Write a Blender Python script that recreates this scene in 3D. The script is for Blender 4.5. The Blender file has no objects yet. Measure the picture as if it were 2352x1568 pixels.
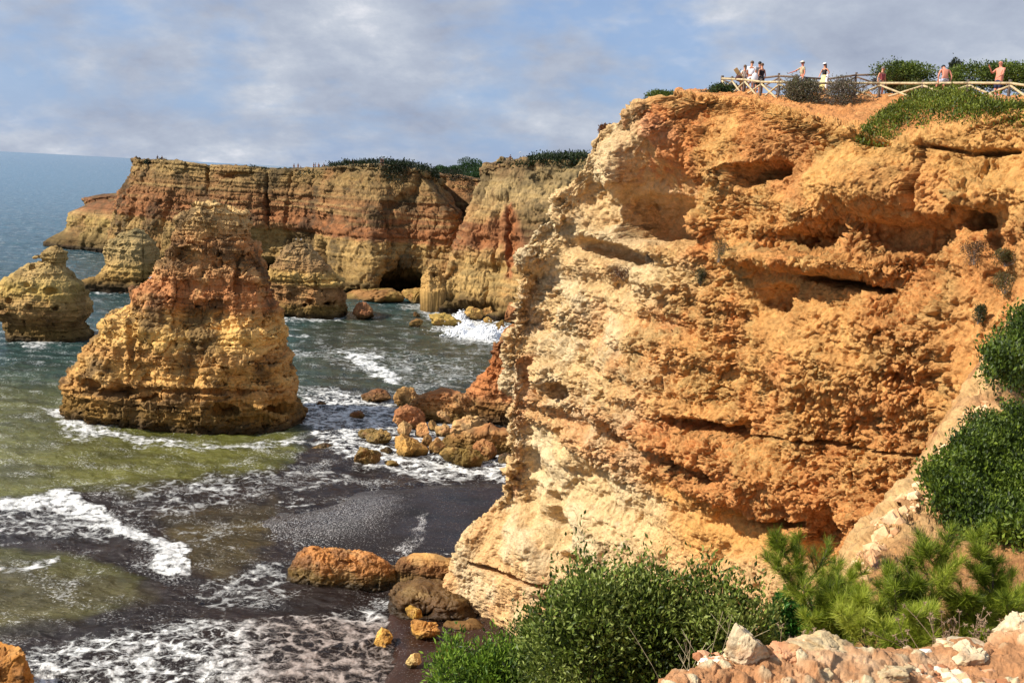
import bpy, math, random
import numpy as np
from mathutils import Vector, Matrix
random.seed(7); rng=np.random.default_rng(11)
C=bpy.context.scene.collection
sc=bpy.context.scene
# ---------------------------------------------------------------- camera
FL=2259.0                       # focal length in photo units (photo taken as 2352 wide)
CAMZ=32.0
nv=np.array([0.0529,1.0,375.8/FL]); nv/=np.linalg.norm(nv)
fw=np.array([0,0,-1.0]); wy=fw-fw.dot(nv)*nv; wy/=np.linalg.norm(wy)
wx=np.cross(wy,nv)
M=np.array([wx,wy,nv])          # world = M @ cam
cam=bpy.data.cameras.new('camera'); co=bpy.data.objects.new('camera',cam); C.objects.link(co)
m4=Matrix([[*M[0],0],[*M[1],0],[*M[2],CAMZ],[0,0,0,1]]); co.matrix_world=m4
cam.sensor_width=36; cam.lens=36*FL/2352; cam.clip_start=0.1; cam.clip_end=60000
sc.camera=co
# ---------------------------------------------------------------- light
SUN_EL=math.radians(39); SUN_AZ=math.radians(-102)   # azimuth from +Y, clockwise; negative = left
sd=np.array([math.sin(SUN_AZ)*math.cos(SUN_EL),math.cos(SUN_AZ)*math.cos(SUN_EL),math.sin(SUN_EL)])
sl=bpy.data.lights.new('sun','SUN'); so=bpy.data.objects.new('sun',sl); C.objects.link(so)
sl.energy=5.0; sl.angle=math.radians(0.5); sl.color=(1,0.93,0.82)
so.rotation_euler=Vector(sd).to_track_quat('Z','Y').to_euler()
so.location=(-200,-60,250)
w=bpy.data.worlds.new('World'); sc.world=w; w.use_nodes=True
nt=w.node_tree; nt.nodes.clear()
def N(nt,t,**k):
    n=nt.nodes.new(t)
    for a,b in k.items(): setattr(n,a,b)
    return n
out=N(nt,'ShaderNodeOutputWorld'); bg=N(nt,'ShaderNodeBackground'); bg.inputs[1].default_value=0.1
sky=N(nt,'ShaderNodeTexSky',sky_type='NISHITA'); sky.sun_disc=False; sky.sun_elevation=SUN_EL; sky.sun_rotation=SUN_AZ; sky.air_density=1.0; sky.dust_density=1.0
tc=N(nt,'ShaderNodeTexCoord')
sx=N(nt,'ShaderNodeSeparateXYZ'); nt.links.new(tc.outputs['Generated'],sx.inputs[0])
az=N(nt,'ShaderNodeMath',operation='ADD'); nt.links.new(sx.outputs[2],az.inputs[0]); az.inputs[1].default_value=0.42
dv=N(nt,'ShaderNodeVectorMath',operation='DIVIDE'); nt.links.new(tc.outputs['Generated'],dv.inputs[0])
cb=N(nt,'ShaderNodeCombineXYZ')
for i in range(3): nt.links.new(az.outputs[0],cb.inputs[i])
nt.links.new(cb.outputs[0],dv.inputs[1])
mp=N(nt,'ShaderNodeMapping'); nt.links.new(dv.outputs[0],mp.inputs[0]); mp.inputs['Scale'].default_value=(0.9,1.0,0.0); mp.inputs['Location'].default_value=(3.1,1.7,0)
n1=N(nt,'ShaderNodeTexNoise'); n1.inputs['Scale'].default_value=2.0; n1.inputs['Detail'].default_value=5; n1.inputs['Roughness'].default_value=0.64; n1.inputs['Distortion'].default_value=0.15
nt.links.new(mp.outputs[0],n1.inputs['Vector'])
n2=N(nt,'ShaderNodeTexNoise'); n2.inputs['Scale'].default_value=3.6; n2.inputs['Detail'].default_value=9; n2.inputs['Roughness'].default_value=0.62
mp2=N(nt,'ShaderNodeMapping'); nt.links.new(dv.outputs[0],mp2.inputs[0]); mp2.inputs['Scale'].default_value=(1.1,1.0,0.0); mp2.inputs['Location'].default_value=(7.3,4.2,0)
nt.links.new(mp2.outputs[0],n2.inputs['Vector'])
def ramp(nt,src,stops,interp='LINEAR'):
    r=N(nt,'ShaderNodeValToRGB'); r.color_ramp.interpolation=interp
    el=r.color_ramp.elements
    while len(el)<len(stops): el.new(0.5)
    for e,(p,c) in zip(el,stops):
        e.position=p; e.color=(*c,1) if len(c)==3 else c
    nt.links.new(src,r.inputs[0]); return r
cov=ramp(nt,n1.outputs[0],[(0.40,(0.2,0.2,0.2)),(0.53,(1,1,1))])
ccol=ramp(nt,n2.outputs[0],[(0.30,(2.5,2.85,3.7)),(0.50,(3.3,3.7,4.5)),(0.61,(4.1,4.45,5.1)),(0.71,(5.8,5.9,6.3))])
blue=N(nt,'ShaderNodeMix',data_type='RGBA'); blue.inputs[0].default_value=0.75
nt.links.new(sky.outputs[0],blue.inputs[6]); blue.inputs[7].default_value=(1.75,2.9,5.2,1)
mx=N(nt,'ShaderNodeMix',data_type='RGBA')
nt.links.new(cov.outputs[0],mx.inputs[0]); nt.links.new(blue.outputs[2],mx.inputs[6]); nt.links.new(ccol.outputs[0],mx.inputs[7])
nt.links.new(mx.outputs[2],bg.inputs[0]); nt.links.new(bg.outputs[0],out.inputs[0])
sc.view_settings.view_transform='Standard'; sc.view_settings.look='None'; sc.view_settings.exposure=0.48; sc.view_settings.gamma=1
sc.render.engine='CYCLES'
# ---------------------------------------------------------------- projection helpers (photo units <-> world), numpy
def ray(x,y):
    x=np.asarray(x,float); y=np.asarray(y,float)
    c=np.stack(np.broadcast_arrays(x-1176.0,784.0-y,np.full(np.broadcast(x,y).shape,-FL)),-1)
    return c@M.T
def W(x,y,D):
    r=ray(x,y); D=np.asarray(D,float)
    return r*(D/r[...,1])[...,None]+np.array([0,0,CAMZ])
def S(x,y,z=0.0):
    r=ray(x,y); t=(z-CAMZ)/r[...,2]
    return r*t[...,None]+np.array([0,0,CAMZ])
def WZ(x,z,D):
    x,z,D=np.broadcast_arrays(np.asarray(x,float),np.asarray(z,float),np.asarray(D,float))
    k=(x-1176.0)/FL; a=M[:,0]; c=M[:,2]
    q=a+k[...,None]*c
    X=-(q[...,1]*D+q[...,2]*(z-CAMZ))/q[...,0]
    return np.stack([X,D,z],-1)
def proj(P):
    c=(P-np.array([0,0,CAMZ]))@M
    zz=np.maximum(-c[...,2],1e-3)
    return 1176+FL*c[...,0]/zz, 784-FL*c[...,1]/zz
# ---------------------------------------------------------------- noise
_perm=rng.permutation(4096).astype(np.int64)
_g=rng.normal(size=(4096,3)); _g/=np.linalg.norm(_g,axis=1)[:,None]
_r3=rng.random((4096,3)); _r3f=_r3.astype(np.float32); _g=_g.astype(np.float32)
def _h(i,j,k): return _perm[(_perm[(_perm[i&4095]+j)&4095]+k)&4095]
def pn(P):
    s=P.shape[:-1]; P=P.reshape(-1,3)
    i=np.floor(P).astype(np.int64); f=(P-i).astype(np.float32); u=f*f*f*(f*(f*6-15)+10)
    r=np.zeros(len(P),np.float32)
    for dx in (0,1):
        wx_=u[:,0] if dx else 1-u[:,0]
        for dy in (0,1):
            wy_=wx_*(u[:,1] if dy else 1-u[:,1])
            for dz in (0,1):
                ww=wy_*(u[:,2] if dz else 1-u[:,2])
                g=_g[_h(i[:,0]+dx,i[:,1]+dy,i[:,2]+dz)]
                r+=ww*((f[:,0]-dx)*g[:,0]+(f[:,1]-dy)*g[:,1]+(f[:,2]-dz)*g[:,2])
    return (r*1.6).reshape(s)
def fbm(P,o=4,g=0.5,l=2.03):
    r=0; a=1; t=0
    for k in range(o):
        r=r+a*pn(P+17.3*k); t+=a; a*=g; P=P*l
    return r/t
def ridge(P,o=4,g=0.5,l=2.07):
    r=0;a=1;t=0
    for k in range(o):
        r=r+a*(1-2*np.abs(pn(P+9.1*k))*1.3); t+=a; a*=g; P=P*l
    return r/t
def wor(P,ident=False):
    s=P.shape[:-1]; P=P.reshape(-1,3).astype(np.float32); b=np.floor(P-0.5).astype(np.int64)
    F1=np.full(len(P),9.,np.float32); F2=F1.copy(); I=np.zeros(len(P),np.int64)
    for dx in (0,1):
        for dy in (0,1):
            for dz in (0,1):
                h=_h(b[:,0]+dx,b[:,1]+dy,b[:,2]+dz); q=_r3f[h]
                e=P-b; e[:,0]-=dx; e[:,1]-=dy; e[:,2]-=dz; e-=0.12+0.76*q
                d=np.sqrt((e*e).sum(1)); m=d<F1
                F2=np.where(m,F1,np.minimum(F2,d)); F1=np.where(m,d,F1)
                if ident: I=np.where(m,h,I)
    if ident: return F1.reshape(s),F2.reshape(s),_r3f[I,0].reshape(s)
    return F1.reshape(s),F2.reshape(s)
def blurn(n,k):
    for ax in (0,1):
        m=np.moveaxis(n,ax,0); pad=np.concatenate([np.repeat(m[:1],k+1,0),m,np.repeat(m[-1:],k,0)],0); cs=np.cumsum(pad,0); m=cs[2*k+1:]-cs[:-2*k-1]; n=np.moveaxis(m,0,ax)
    return n/(np.linalg.norm(n,axis=-1,keepdims=True)+1e-9)
def fixc(c):
    l=c.mean(-1,keepdims=True); c=l+(c-l)*0.95
    g=c[...,1]; t=0.45*c[...,0]; c[...,1]=np.where(g<t,g+(t-g)*.55,g)
    c=c*np.array([1.12,1.12,1.06]); mx=c.max(-1,keepdims=True); c=c*np.minimum(1,.80/np.maximum(mx,1e-4)); return np.clip(c,.01,.88)
def sm(a,b,x):
    t=np.clip((x-a)/(b-a),0,1); return t*t*(3-2*t)
def lerp(a,b,t): return a+(b-a)*t
def lin(c):
    c=np.asarray(c,float)/255.0
    return np.where(c<=0.04045,c/12.92,((c+0.055)/1.055)**2.4)
def mixc(c,col,m): return c+(np.asarray(col)-c)*m[...,None]
def polymask(x,y,poly,soft):
    poly=np.asarray(poly,float); n=len(poly)
    d=np.full(x.shape,1e9); ins=np.zeros(x.shape,bool)
    for i in range(n):
        ax,ay=poly[i]; bx,by=poly[(i+1)%n]
        ex,ey=bx-ax,by-ay; L=ex*ex+ey*ey+1e-9
        t=np.clip(((x-ax)*ex+(y-ay)*ey)/L,0,1)
        d=np.minimum(d,np.hypot(x-ax-t*ex,y-ay-t*ey))
        c=((ay>y)!=(by>y))&(x<(bx-ax)*(y-ay)/(by-ay+1e-12)+ax); ins^=c
    sdd=np.where(ins,d,-d)
    return sm(-soft,soft,sdd)
# ---------------------------------------------------------------- mesh helpers
def mesh_from(name,V,Fq,col=None,smooth=True,attrs=None):
    me=bpy.data.meshes.new(name); V=np.ascontiguousarray(V.reshape(-1,3),dtype=np.float32)
    Fq=np.asarray(Fq,dtype=np.int32); k=Fq.shape[1]
    me.vertices.add(len(V)); me.vertices.foreach_set('co',V.ravel())
    me.loops.add(Fq.size); me.loops.foreach_set('vertex_index',Fq.ravel())
    me.polygons.add(len(Fq)); me.polygons.foreach_set('loop_start',np.arange(0,Fq.size,k,dtype=np.int32))
    me.polygons.foreach_set('loop_total',np.full(len(Fq),k,dtype=np.int32))
    me.polygons.foreach_set('use_smooth',np.full(len(Fq),smooth))
    me.update(calc_edges=True)
    if col is not None:
        a=me.color_attributes.new('Col','FLOAT_COLOR','POINT')
        c=np.ones((len(V),4),dtype=np.float32); c[:,:3]=col.reshape(-1,3); a.data.foreach_set('color',c.ravel())
    for kx,v in (attrs or {}).items():
        a=me.attributes.new(kx,'FLOAT','POINT'); a.data.foreach_set('value',np.ascontiguousarray(v.ravel(),dtype=np.float32))
    return me
def gridfaces(nr,nc,wrap=False):
    idx=np.arange(nr*nc).reshape(nr,nc)
    if wrap:
        a=idx[:-1]; b=np.roll(idx,-1,axis=1)[:-1]; c=np.roll(idx,-1,axis=1)[1:]; d=idx[1:]
    else:
        a=idx[:-1,:-1]; b=idx[:-1,1:]; c=idx[1:,1:]; d=idx[1:,:-1]
    return np.stack([a,b,c,d],-1).reshape(-1,4)
def gnorm(P,wrap=False):
    if wrap: du=np.roll(P,-1,1)-np.roll(P,1,1)
    else: du=np.gradient(P,axis=1)
    dv_=np.gradient(P,axis=0)
    n=np.cross(du,dv_); n/=np.linalg.norm(n,axis=-1)[...,None]+1e-9
    return n
def addobj(name,me,mat,parent=None,loc=None):
    o=bpy.data.objects.new(name,me); C.objects.link(o)
    if mat is not None and len(me.materials)==0: me.materials.append(mat)
    if parent is not None: o.parent=parent
    if loc is not None: o.location=loc
    return o
def tag(o,label,cat,group=None,kind=None):
    if label: o['label']=label
    if cat: o['category']=cat
    if group: o['group']=group
    if kind: o['kind']=kind
    return o
def empty(name,loc=(0,0,0),rz=0):
    o=bpy.data.objects.new(name,None); C.objects.link(o); o.location=loc; o.rotation_euler=(0,0,rz); o.empty_display_size=0.2
    return o
def crom(P,n,axis):
    P=np.moveaxis(P,axis,0); k=len(P)
    t=np.linspace(0,k-1,n); i=np.minimum(t.astype(int),k-2); f=(t-i).reshape((-1,)+(1,)*(P.ndim-1))
    Pe=np.concatenate([2*P[:1]-P[1:2],P,2*P[-1:]-P[-2:-1]],0)
    a,b,c,d=Pe[i],Pe[i+1],Pe[i+2],Pe[i+3]
    r=0.5*((2*b)+(-a+c)*f+(2*a-5*b+4*c-d)*f*f+(-a+3*b-3*c+d)*f**3)
    return np.moveaxis(r,0,axis)
# ---------------------------------------------------------------- materials
def newmat(name):
    m=bpy.data.materials.new(name); m.use_nodes=True; nt=m.node_tree
    b=nt.nodes['Principled BSDF']; return m,nt,b
def rock_mat(name,fine,rough=0.9,bump=0.35,var=0.35,dist=0.05):
    m,nt,b=newmat(name)
    at=N(nt,'ShaderNodeAttribute',attribute_name='Col')
    g=N(nt,'ShaderNodeNewGeometry')
    n1=N(nt,'ShaderNodeTexNoise'); n1.inputs['Scale'].default_value=fine; n1.inputs['Detail'].default_value=11; n1.inputs['Roughness'].default_value=0.74
    n2=N(nt,'ShaderNodeTexNoise'); n2.inputs['Scale'].default_value=fine*0.23; n2.inputs['Detail'].default_value=6; n2.inputs['Roughness'].default_value=0.6
    vo=N(nt,'ShaderNodeTexVoronoi'); vo.inputs['Scale'].default_value=fine*0.8
    for q in (n1,n2,vo): nt.links.new(g.outputs['Position'],q.inputs['Vector'])
    r1=ramp(nt,n1.outputs[0],[(0.3,(1-var,)*3),(0.7,(1+var*0.55,)*3)])
    r2=ramp(nt,n2.outputs[0],[(0.35,(0.82,0.80,0.76)),(0.65,(1.12,1.10,1.08))])
    mu=N(nt,'ShaderNodeMix',data_type='RGBA',blend_type='MULTIPLY'); mu.inputs[0].default_value=1
    mu2=N(nt,'ShaderNodeMix',data_type='RGBA',blend_type='MULTIPLY'); mu2.inputs[0].default_value=1
    nt.links.new(at.outputs[0],mu.inputs[6]); nt.links.new(r1.outputs[0],mu.inputs[7])
    nt.links.new(mu.outputs[2],mu2.inputs[6]); nt.links.new(r2.outputs[0],mu2.inputs[7])
    nt.links.new(mu2.outputs[2],b.inputs['Base Color'])
    b.inputs['Roughness'].default_value=rough; b.inputs['Specular IOR Level'].default_value=0.25
    ad=N(nt,'ShaderNodeMath',operation='MULTIPLY_ADD'); nt.links.new(vo.outputs['Distance'],ad.inputs[0]); ad.inputs[1].default_value=0.35; nt.links.new(n1.outputs[0],ad.inputs[2])
    bp=N(nt,'ShaderNodeBump'); bp.inputs['Strength'].default_value=bump; bp.inputs['Distance'].default_value=dist
    nt.links.new(ad.outputs[0],bp.inputs['Height']); nt.links.new(bp.outputs[0],b.inputs['Normal'])
    return m
# ================================================================ WATER
def build_water():
    # polar grid round the camera foot, dense where the bay lies, out to the horizon
    dep=np.concatenate([np.linspace(18,48,30,endpoint=False),1/np.linspace(1/48.,1/420.,640,endpoint=False),np.geomspace(420,45000,170)])
    ang=np.radians(np.concatenate([np.linspace(-75,-31,60,endpoint=False),np.linspace(-31,6,960,endpoint=False),np.linspace(6,75,120)]))
    D,A=np.meshgrid(dep,ang,indexing='ij')
    X=D*np.tan(np.clip(A,-1.3,1.3)); P=np.stack([X,D,np.zeros_like(X)],-1)
    x,y=proj(P)
    near=1-sm(350,900,D)
    Q=P.copy()
    # swell + chop, long crests roughly facing the beach
    wv=np.zeros_like(X)
    q=np.stack([X*0.030+D*0.012,D*0.085-X*0.02,np.zeros_like(X)],-1); wv+=0.9*fbm(q,3)
    q=np.stack([X*0.16,D*0.30,np.full_like(X,3.)],-1); wv+=0.34*ridge(q,3)
    q=np.stack([X*0.7,D*1.1,np.full_like(X,7.)],-1); wv+=0.16*fbm(q,3)
    calm=np.ones_like(X)
    wx_=x+95*fbm(np.stack([X*0.05,D*0.05,X*0+1],-1),4,.6)+30*fbm(np.stack([X*0.3,D*0.3,X*0+1],-1),3)
    wy_=y+48*fbm(np.stack([X*0.05,D*0.05,X*0+5],-1),4,.6)+16*fbm(np.stack([X*0.3,D*0.3,X*0+5],-1),3)
    col=np.zeros(X.shape+(3,))+lin((62,112,140))
    t=sm(380,520,y-0.053*x); col=mixc(col,lin((44,90,108)),t)
    t=sm(470,700,wy_); col=mixc(col,lin((38,68,68)),t)
    t=sm(720,900,wy_); col=mixc(col,lin((44,66,56)),t)
    t=sm(640,760,wx_)*sm(690,760,wy_); col=mixc(col,lin((58,64,48)),t)
    t=sm(900,1010,wy_+0.12*(700-wx_)); col=mixc(col,lin((92,92,42)),t*(1-sm(640,760,wx_)))
    t=sm(870,930,wy_)*sm(650,740,wx_); col=mixc(col,lin((36,36,36)),t)
    dark=polymask(wx_,wy_,[(200,1140),(330,1105),(480,1095),(640,1085),(700,1020),(1250,1000),(1250,1700),(-100,1700),(-100,1450),(60,1440),(250,1400),(330,1330),(200,1300),(0,1270),(-100,1160)],16)
    col=mixc(col,lin((40,30,26)),dark)
    ol=polymask(wx_,wy_,[(370,1190),(500,1180),(640,1170),(600,1230),(610,1290),(520,1330),(430,1290)],30); col=mixc(col,lin((76,64,36)),ol)
    ol=polymask(wx_,wy_,[(-100,1250),(60,1300),(280,1330),(340,1370),(200,1410),(60,1450),(-100,1480)],34); col=mixc(col,lin((82,74,42)),ol*0.9)
    ol=polymask(wx_,wy_,[(-100,1010),(200,1010),(660,1020),(600,1080),(470,1100),(230,1130),(-100,1150)],30); col=mixc(col,lin((104,102,50)),ol*0.8)
    foam=np.zeros_like(X); lace=np.zeros_like(X)
    def F(poly,s,a,l=0):
        nonlocal foam,lace
        m=polymask(wx_,wy_,poly,s)
        if l: lace=np.maximum(lace,m*a)
        else: foam=np.maximum(foam,m*a)
    F([(-60,1152),(130,1143),(190,1145),(250,1180),(330,1215),(400,1238),(455,1275),(440,1325),(380,1325),(330,1290),(318,1245),(220,1215),(150,1195),(120,1180),(-60,1172)],9,1.0)
    F([(450,1260),(700,1160),(780,1150),(640,1180),(520,1195),(330,1200)],6,0.45)
    F([(640,1165),(760,1145),(700,1185),(600,1180)],10,0.55)
    F([(480,1105),(520,1130),(600,1130),(560,1145),(440,1140)],7,0.8)
    F([(780,815),(860,825),(920,850),(955,885),(890,880),(820,850)],9,0.95)
    F([(630,815),(700,815),(790,822),(760,830),(640,828)],6,0.7)
    F([(960,715),(1060,712),(1150,735),(1160,780),(1080,772),(1000,745)],8,0.9)
    F([(640,760),(720,765),(700,775),(640,775)],5,0.7)
    F([(-60,1330),(60,1310),(130,1290),(110,1320),(-60,1350)],9,0.8)
    F([(90,935),(170,945),(260,985),(330,1003),(330,1010),(200,1008),(120,975)],8,0.85)
    F([(20,778),(215,778),(215,792),(60,798)],5,0.8)
    F([(180,570),(250,582),(180,577)],4,0.6)
    F([(200,668),(330,668),(330,676),(220,676)],4,0.7)
    F([(605,628),(640,628),(640,640),(600,640)],4,0.7)
    F([(900,1260),(945,1240),(985,1190),(978,1240),(950,1285),(915,1290)],6,0.7)
    F([(460,1380),(560,1350),(660,1330),(660,1375),(560,1400)],14,0.5)
    F([(690,900),(900,905),(1180,1040),(1180,1100),(980,1112),(800,1075),(720,1010),(690,960)],20,1.0,1)
    F([(640,890),(780,890),(900,930),(760,960),(690,930)],16,0.8,1)
    F([(700,790),(1100,820),(1150,900),(960,890),(760,860)],16,0.62,1)
    F([(920,690),(1180,690),(1180,800),(1000,770)],16,0.85,1)
    F([(60,1490),(300,1450),(480,1430),(640,1440),(880,1400),(950,1480),(900,1600),(-50,1640)],20,1.0,1)
    F([(-60,1140),(160,1140),(360,1215),(230,1250),(-60,1230)],18,0.75,1)
    F([(210,1120),(480,1090),(700,1060),(820,1100),(700,1150),(430,1190),(330,1200)],14,0.62,1)
    F([(80,930),(250,960),(330,1010),(160,1020)],16,0.8,1)
    F([(450,1330),(680,1290),(690,1400),(450,1420)],16,0.7,1)
    F([(140,915),(175,945),(230,980),(330,1004),(480,1012),(700,998),(722,1012),(600,1030),(480,1034),(300,1026),(165,985)],7,0.95,1)
    F([(610,720),(800,722),(806,736),(610,738)],5,0.9,1)
    F([(640,790),(700,792),(700,800),(640,800)],5,0.8,1)
    foam*=1-0.3*sm(0.1,0.5,fbm(np.stack([X*0.9,D*0.9,X*0],-1),3))
    # whitecaps far out
    wc=sm(0.34,0.5,fbm(np.stack([X*0.05,D*0.16,X*0+9],-1),4))*sm(60,160,D)*0.6
    lace=np.maximum(lace,wc*(y<900))
    fb=sm(420,720,wx_)*sm(1400,1460,wy_)                     # brownish foam near the beach
    churn=np.maximum(lace,foam)
    wv+=0.14*churn*ridge(np.stack([X*0.8,D*0.8,X*0+2],-1),3)
    P[...,2]=wv*near*calm*0.85
    me=mesh_from('sea',P,gridfaces(*X.shape),col,attrs={'foam':foam,'lace':lace,'brown':np.clip(fb,0,1)})
    m,nt,b=newmat('sea water')
    g=N(nt,'ShaderNodeNewGeometry')
    at=N(nt,'ShaderNodeAttribute',attribute_name='Col'); af=N(nt,'ShaderNodeAttribute',attribute_name='foam'); al=N(nt,'ShaderNodeAttribute',attribute_name='lace'); ab=N(nt,'ShaderNodeAttribute',attribute_name='brown')
    mpn=N(nt,'ShaderNodeMapping'); mpn.inputs['Scale'].default_value=(0.75,1.0,1); nt.links.new(g.outputs['Position'],mpn.inputs[0])
    nz=N(nt,'ShaderNodeTexNoise'); nz.inputs['Scale'].default_value=0.8; nz.inputs['Detail'].default_value=5; nt.links.new(mpn.outputs[0],nz.inputs['Vector'])
    wp=N(nt,'ShaderNodeMix',data_type='VECTOR'); wp.inputs[0].default_value=0.55
    av=N(nt,'ShaderNodeVectorMath',operation='MULTIPLY_ADD'); nt.links.new(nz.outputs['Color'],av.inputs[0]); av.inputs[1].default_value=(2.2,2.2,0); nt.links.new(mpn.outputs[0],av.inputs[2])
    def lacey(scale,wid):
        v=N(nt,'ShaderNodeTexVoronoi',feature='DISTANCE_TO_EDGE'); v.inputs['Scale'].default_value=scale; nt.links.new(av.outputs[0],v.inputs['Vector'])
        r=N(nt,'ShaderNodeMapRange'); nt.links.new(v.outputs['Distance'],r.inputs[0]); r.inputs[1].default_value=0; r.inputs[2].default_value=wid; r.inputs[3].default_value=1; r.inputs[4].default_value=0
        return r
    l1=lacey(0.55,0.26); l2=lacey(1.7,0.3)
    fine=N(nt,'ShaderNodeTexNoise'); fine.inputs['Scale'].default_value=1.5; fine.inputs['Detail'].default_value=9; fine.inputs['Roughness'].default_value=0.72; nt.links.new(mpn.outputs[0],fine.inputs['Vector'])
    def mth(op,a,bv):
        n=N(nt,'ShaderNodeMath',operation=op)
        for i,v in enumerate((a,bv)):
            if isinstance(v,(int,float)): n.inputs[i].default_value=v
            else: nt.links.new(v,n.inputs[i])
        return n.outputs[0]
    ll=mth('MAXIMUM',l1.outputs[0],mth('MULTIPLY',l2.outputs[0],0.75))
    fn=mth('SUBTRACT',fine.outputs[0],0.5)
    lf=mth('ADD',ll,mth('MULTIPLY',fn,3.0))              # lacy pattern value
    lm=mth('MULTIPLY',al.outputs['Fac'],lf)
    lm=mth('MULTIPLY',mth('SUBTRACT',lm,0.42),2.2)
    sf=mth('ADD',mth('MULTIPLY',af.outputs['Fac'],1.38),mth('MULTIPLY',fn,4.2)); sf=mth('MULTIPLY',mth('SUBTRACT',sf,0.75),2.0)
    ff=N(nt,'ShaderNodeClamp'); nt.links.new(mth('MAXIMUM',lm,sf),ff.inputs[0])
    amt0=mth('MULTIPLY',ff.outputs[0],0.93)
    spk=N(nt,'ShaderNodeTexNoise'); spk.inputs['Scale'].default_value=5.5; spk.inputs['Detail'].default_value=3; spk.inputs['Roughness'].default_value=0.7; nt.links.new(mpn.outputs[0],spk.inputs['Vector'])
    spn=N(nt,'ShaderNodeTexNoise'); spn.inputs['Scale'].default_value=0.35; spn.inputs['Detail'].default_value=4; nt.links.new(mpn.outputs[0],spn.inputs['Vector'])
    sv=mth('ADD',spk.outputs[0],mth('MULTIPLY',mth('SUBTRACT',spn.outputs[0],0.5),0.8))
    spc=N(nt,'ShaderNodeClamp'); nt.links.new(mth('MULTIPLY',mth('SUBTRACT',sv,0.60),7.0),spc.inputs[0])
    amt=mth('MAXIMUM',amt0,mth('MULTIPLY',spc.outputs[0],0.5))  # white froth specks painted into the water colour in place of sparkle
    # water colour with streaky variation
    st=N(nt,'ShaderNodeTexNoise'); st.inputs['Scale'].default_value=0.22; st.inputs['Detail'].default_value=6
    mps=N(nt,'ShaderNodeMapping'); mps.inputs['Scale'].default_value=(0.6,1.7,1); nt.links.new(g.outputs['Position'],mps.inputs[0]); nt.links.new(mps.outputs[0],st.inputs['Vector'])
    rs=ramp(nt,st.outputs[0],[(0.35,(0.62,0.62,0.62)),(0.65,(1.35,1.35,1.3))])
    mu=N(nt,'ShaderNodeMix',data_type='RGBA',blend_type='MULTIPLY'); mu.inputs[0].default_value=1; nt.links.new(at.outputs[0],mu.inputs[6]); nt.links.new(rs.outputs[0],mu.inputs[7])
    fc=N(nt,'ShaderNodeMix',data_type='RGBA'); nt.links.new(ab.outputs['Fac'],fc.inputs[0]); fc.inputs[6].default_value=(0.80,0.80,0.77,1); fc.inputs[7].default_value=(0.42,0.35,0.31,1)
    mc=N(nt,'ShaderNodeMix',data_type='RGBA'); nt.links.new(amt,mc.inputs[0]); dk=N(nt,'ShaderNodeMix',data_type='RGBA',blend_type='MULTIPLY'); dk.inputs[0].default_value=1; nt.links.new(mu.outputs[2],dk.inputs[6]); dk.inputs[7].default_value=(.85,.85,.85,1); nt.links.new(dk.outputs[2],mc.inputs[6]); nt.links.new(fc.outputs[2],mc.inputs[7])
    nt.links.new(mc.outputs[2],b.inputs['Base Color'])
    rr=N(nt,'ShaderNodeMix',data_type='FLOAT'); nt.links.new(amt,rr.inputs[0]); rr.inputs[2].default_value=0.16; rr.inputs[3].default_value=0.8
    nt.links.new(rr.outputs[0],b.inputs['Roughness']); b.inputs['IOR'].default_value=1.33
    # ripples
    rp=N(nt,'ShaderNodeTexNoise'); rp.inputs['Scale'].default_value=1.6; rp.inputs['Detail'].default_value=7; rp.inputs['Roughness'].default_value=0.6
    mpr=N(nt,'ShaderNodeMapping'); mpr.inputs['Scale'].default_value=(0.55,1.2,1); nt.links.new(g.outputs['Position'],mpr.inputs[0]); nt.links.new(mpr.outputs[0],rp.inputs['Vector'])
    hh=mth('ADD',rp.outputs[0],mth('MULTIPLY',ff.outputs[0],0.25))
    bp=N(nt,'ShaderNodeBump'); bp.inputs['Strength'].default_value=0.9; bp.inputs['Distance'].default_value=0.6
    nt.links.new(hh,bp.inputs['Height']); nt.links.new(bp.outputs[0],b.inputs['Normal'])
    o=addobj('sea',me,m); tag(o,'choppy green and dark brown sea with white foam filling the bay','sea',kind='structure')
build_water()

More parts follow.
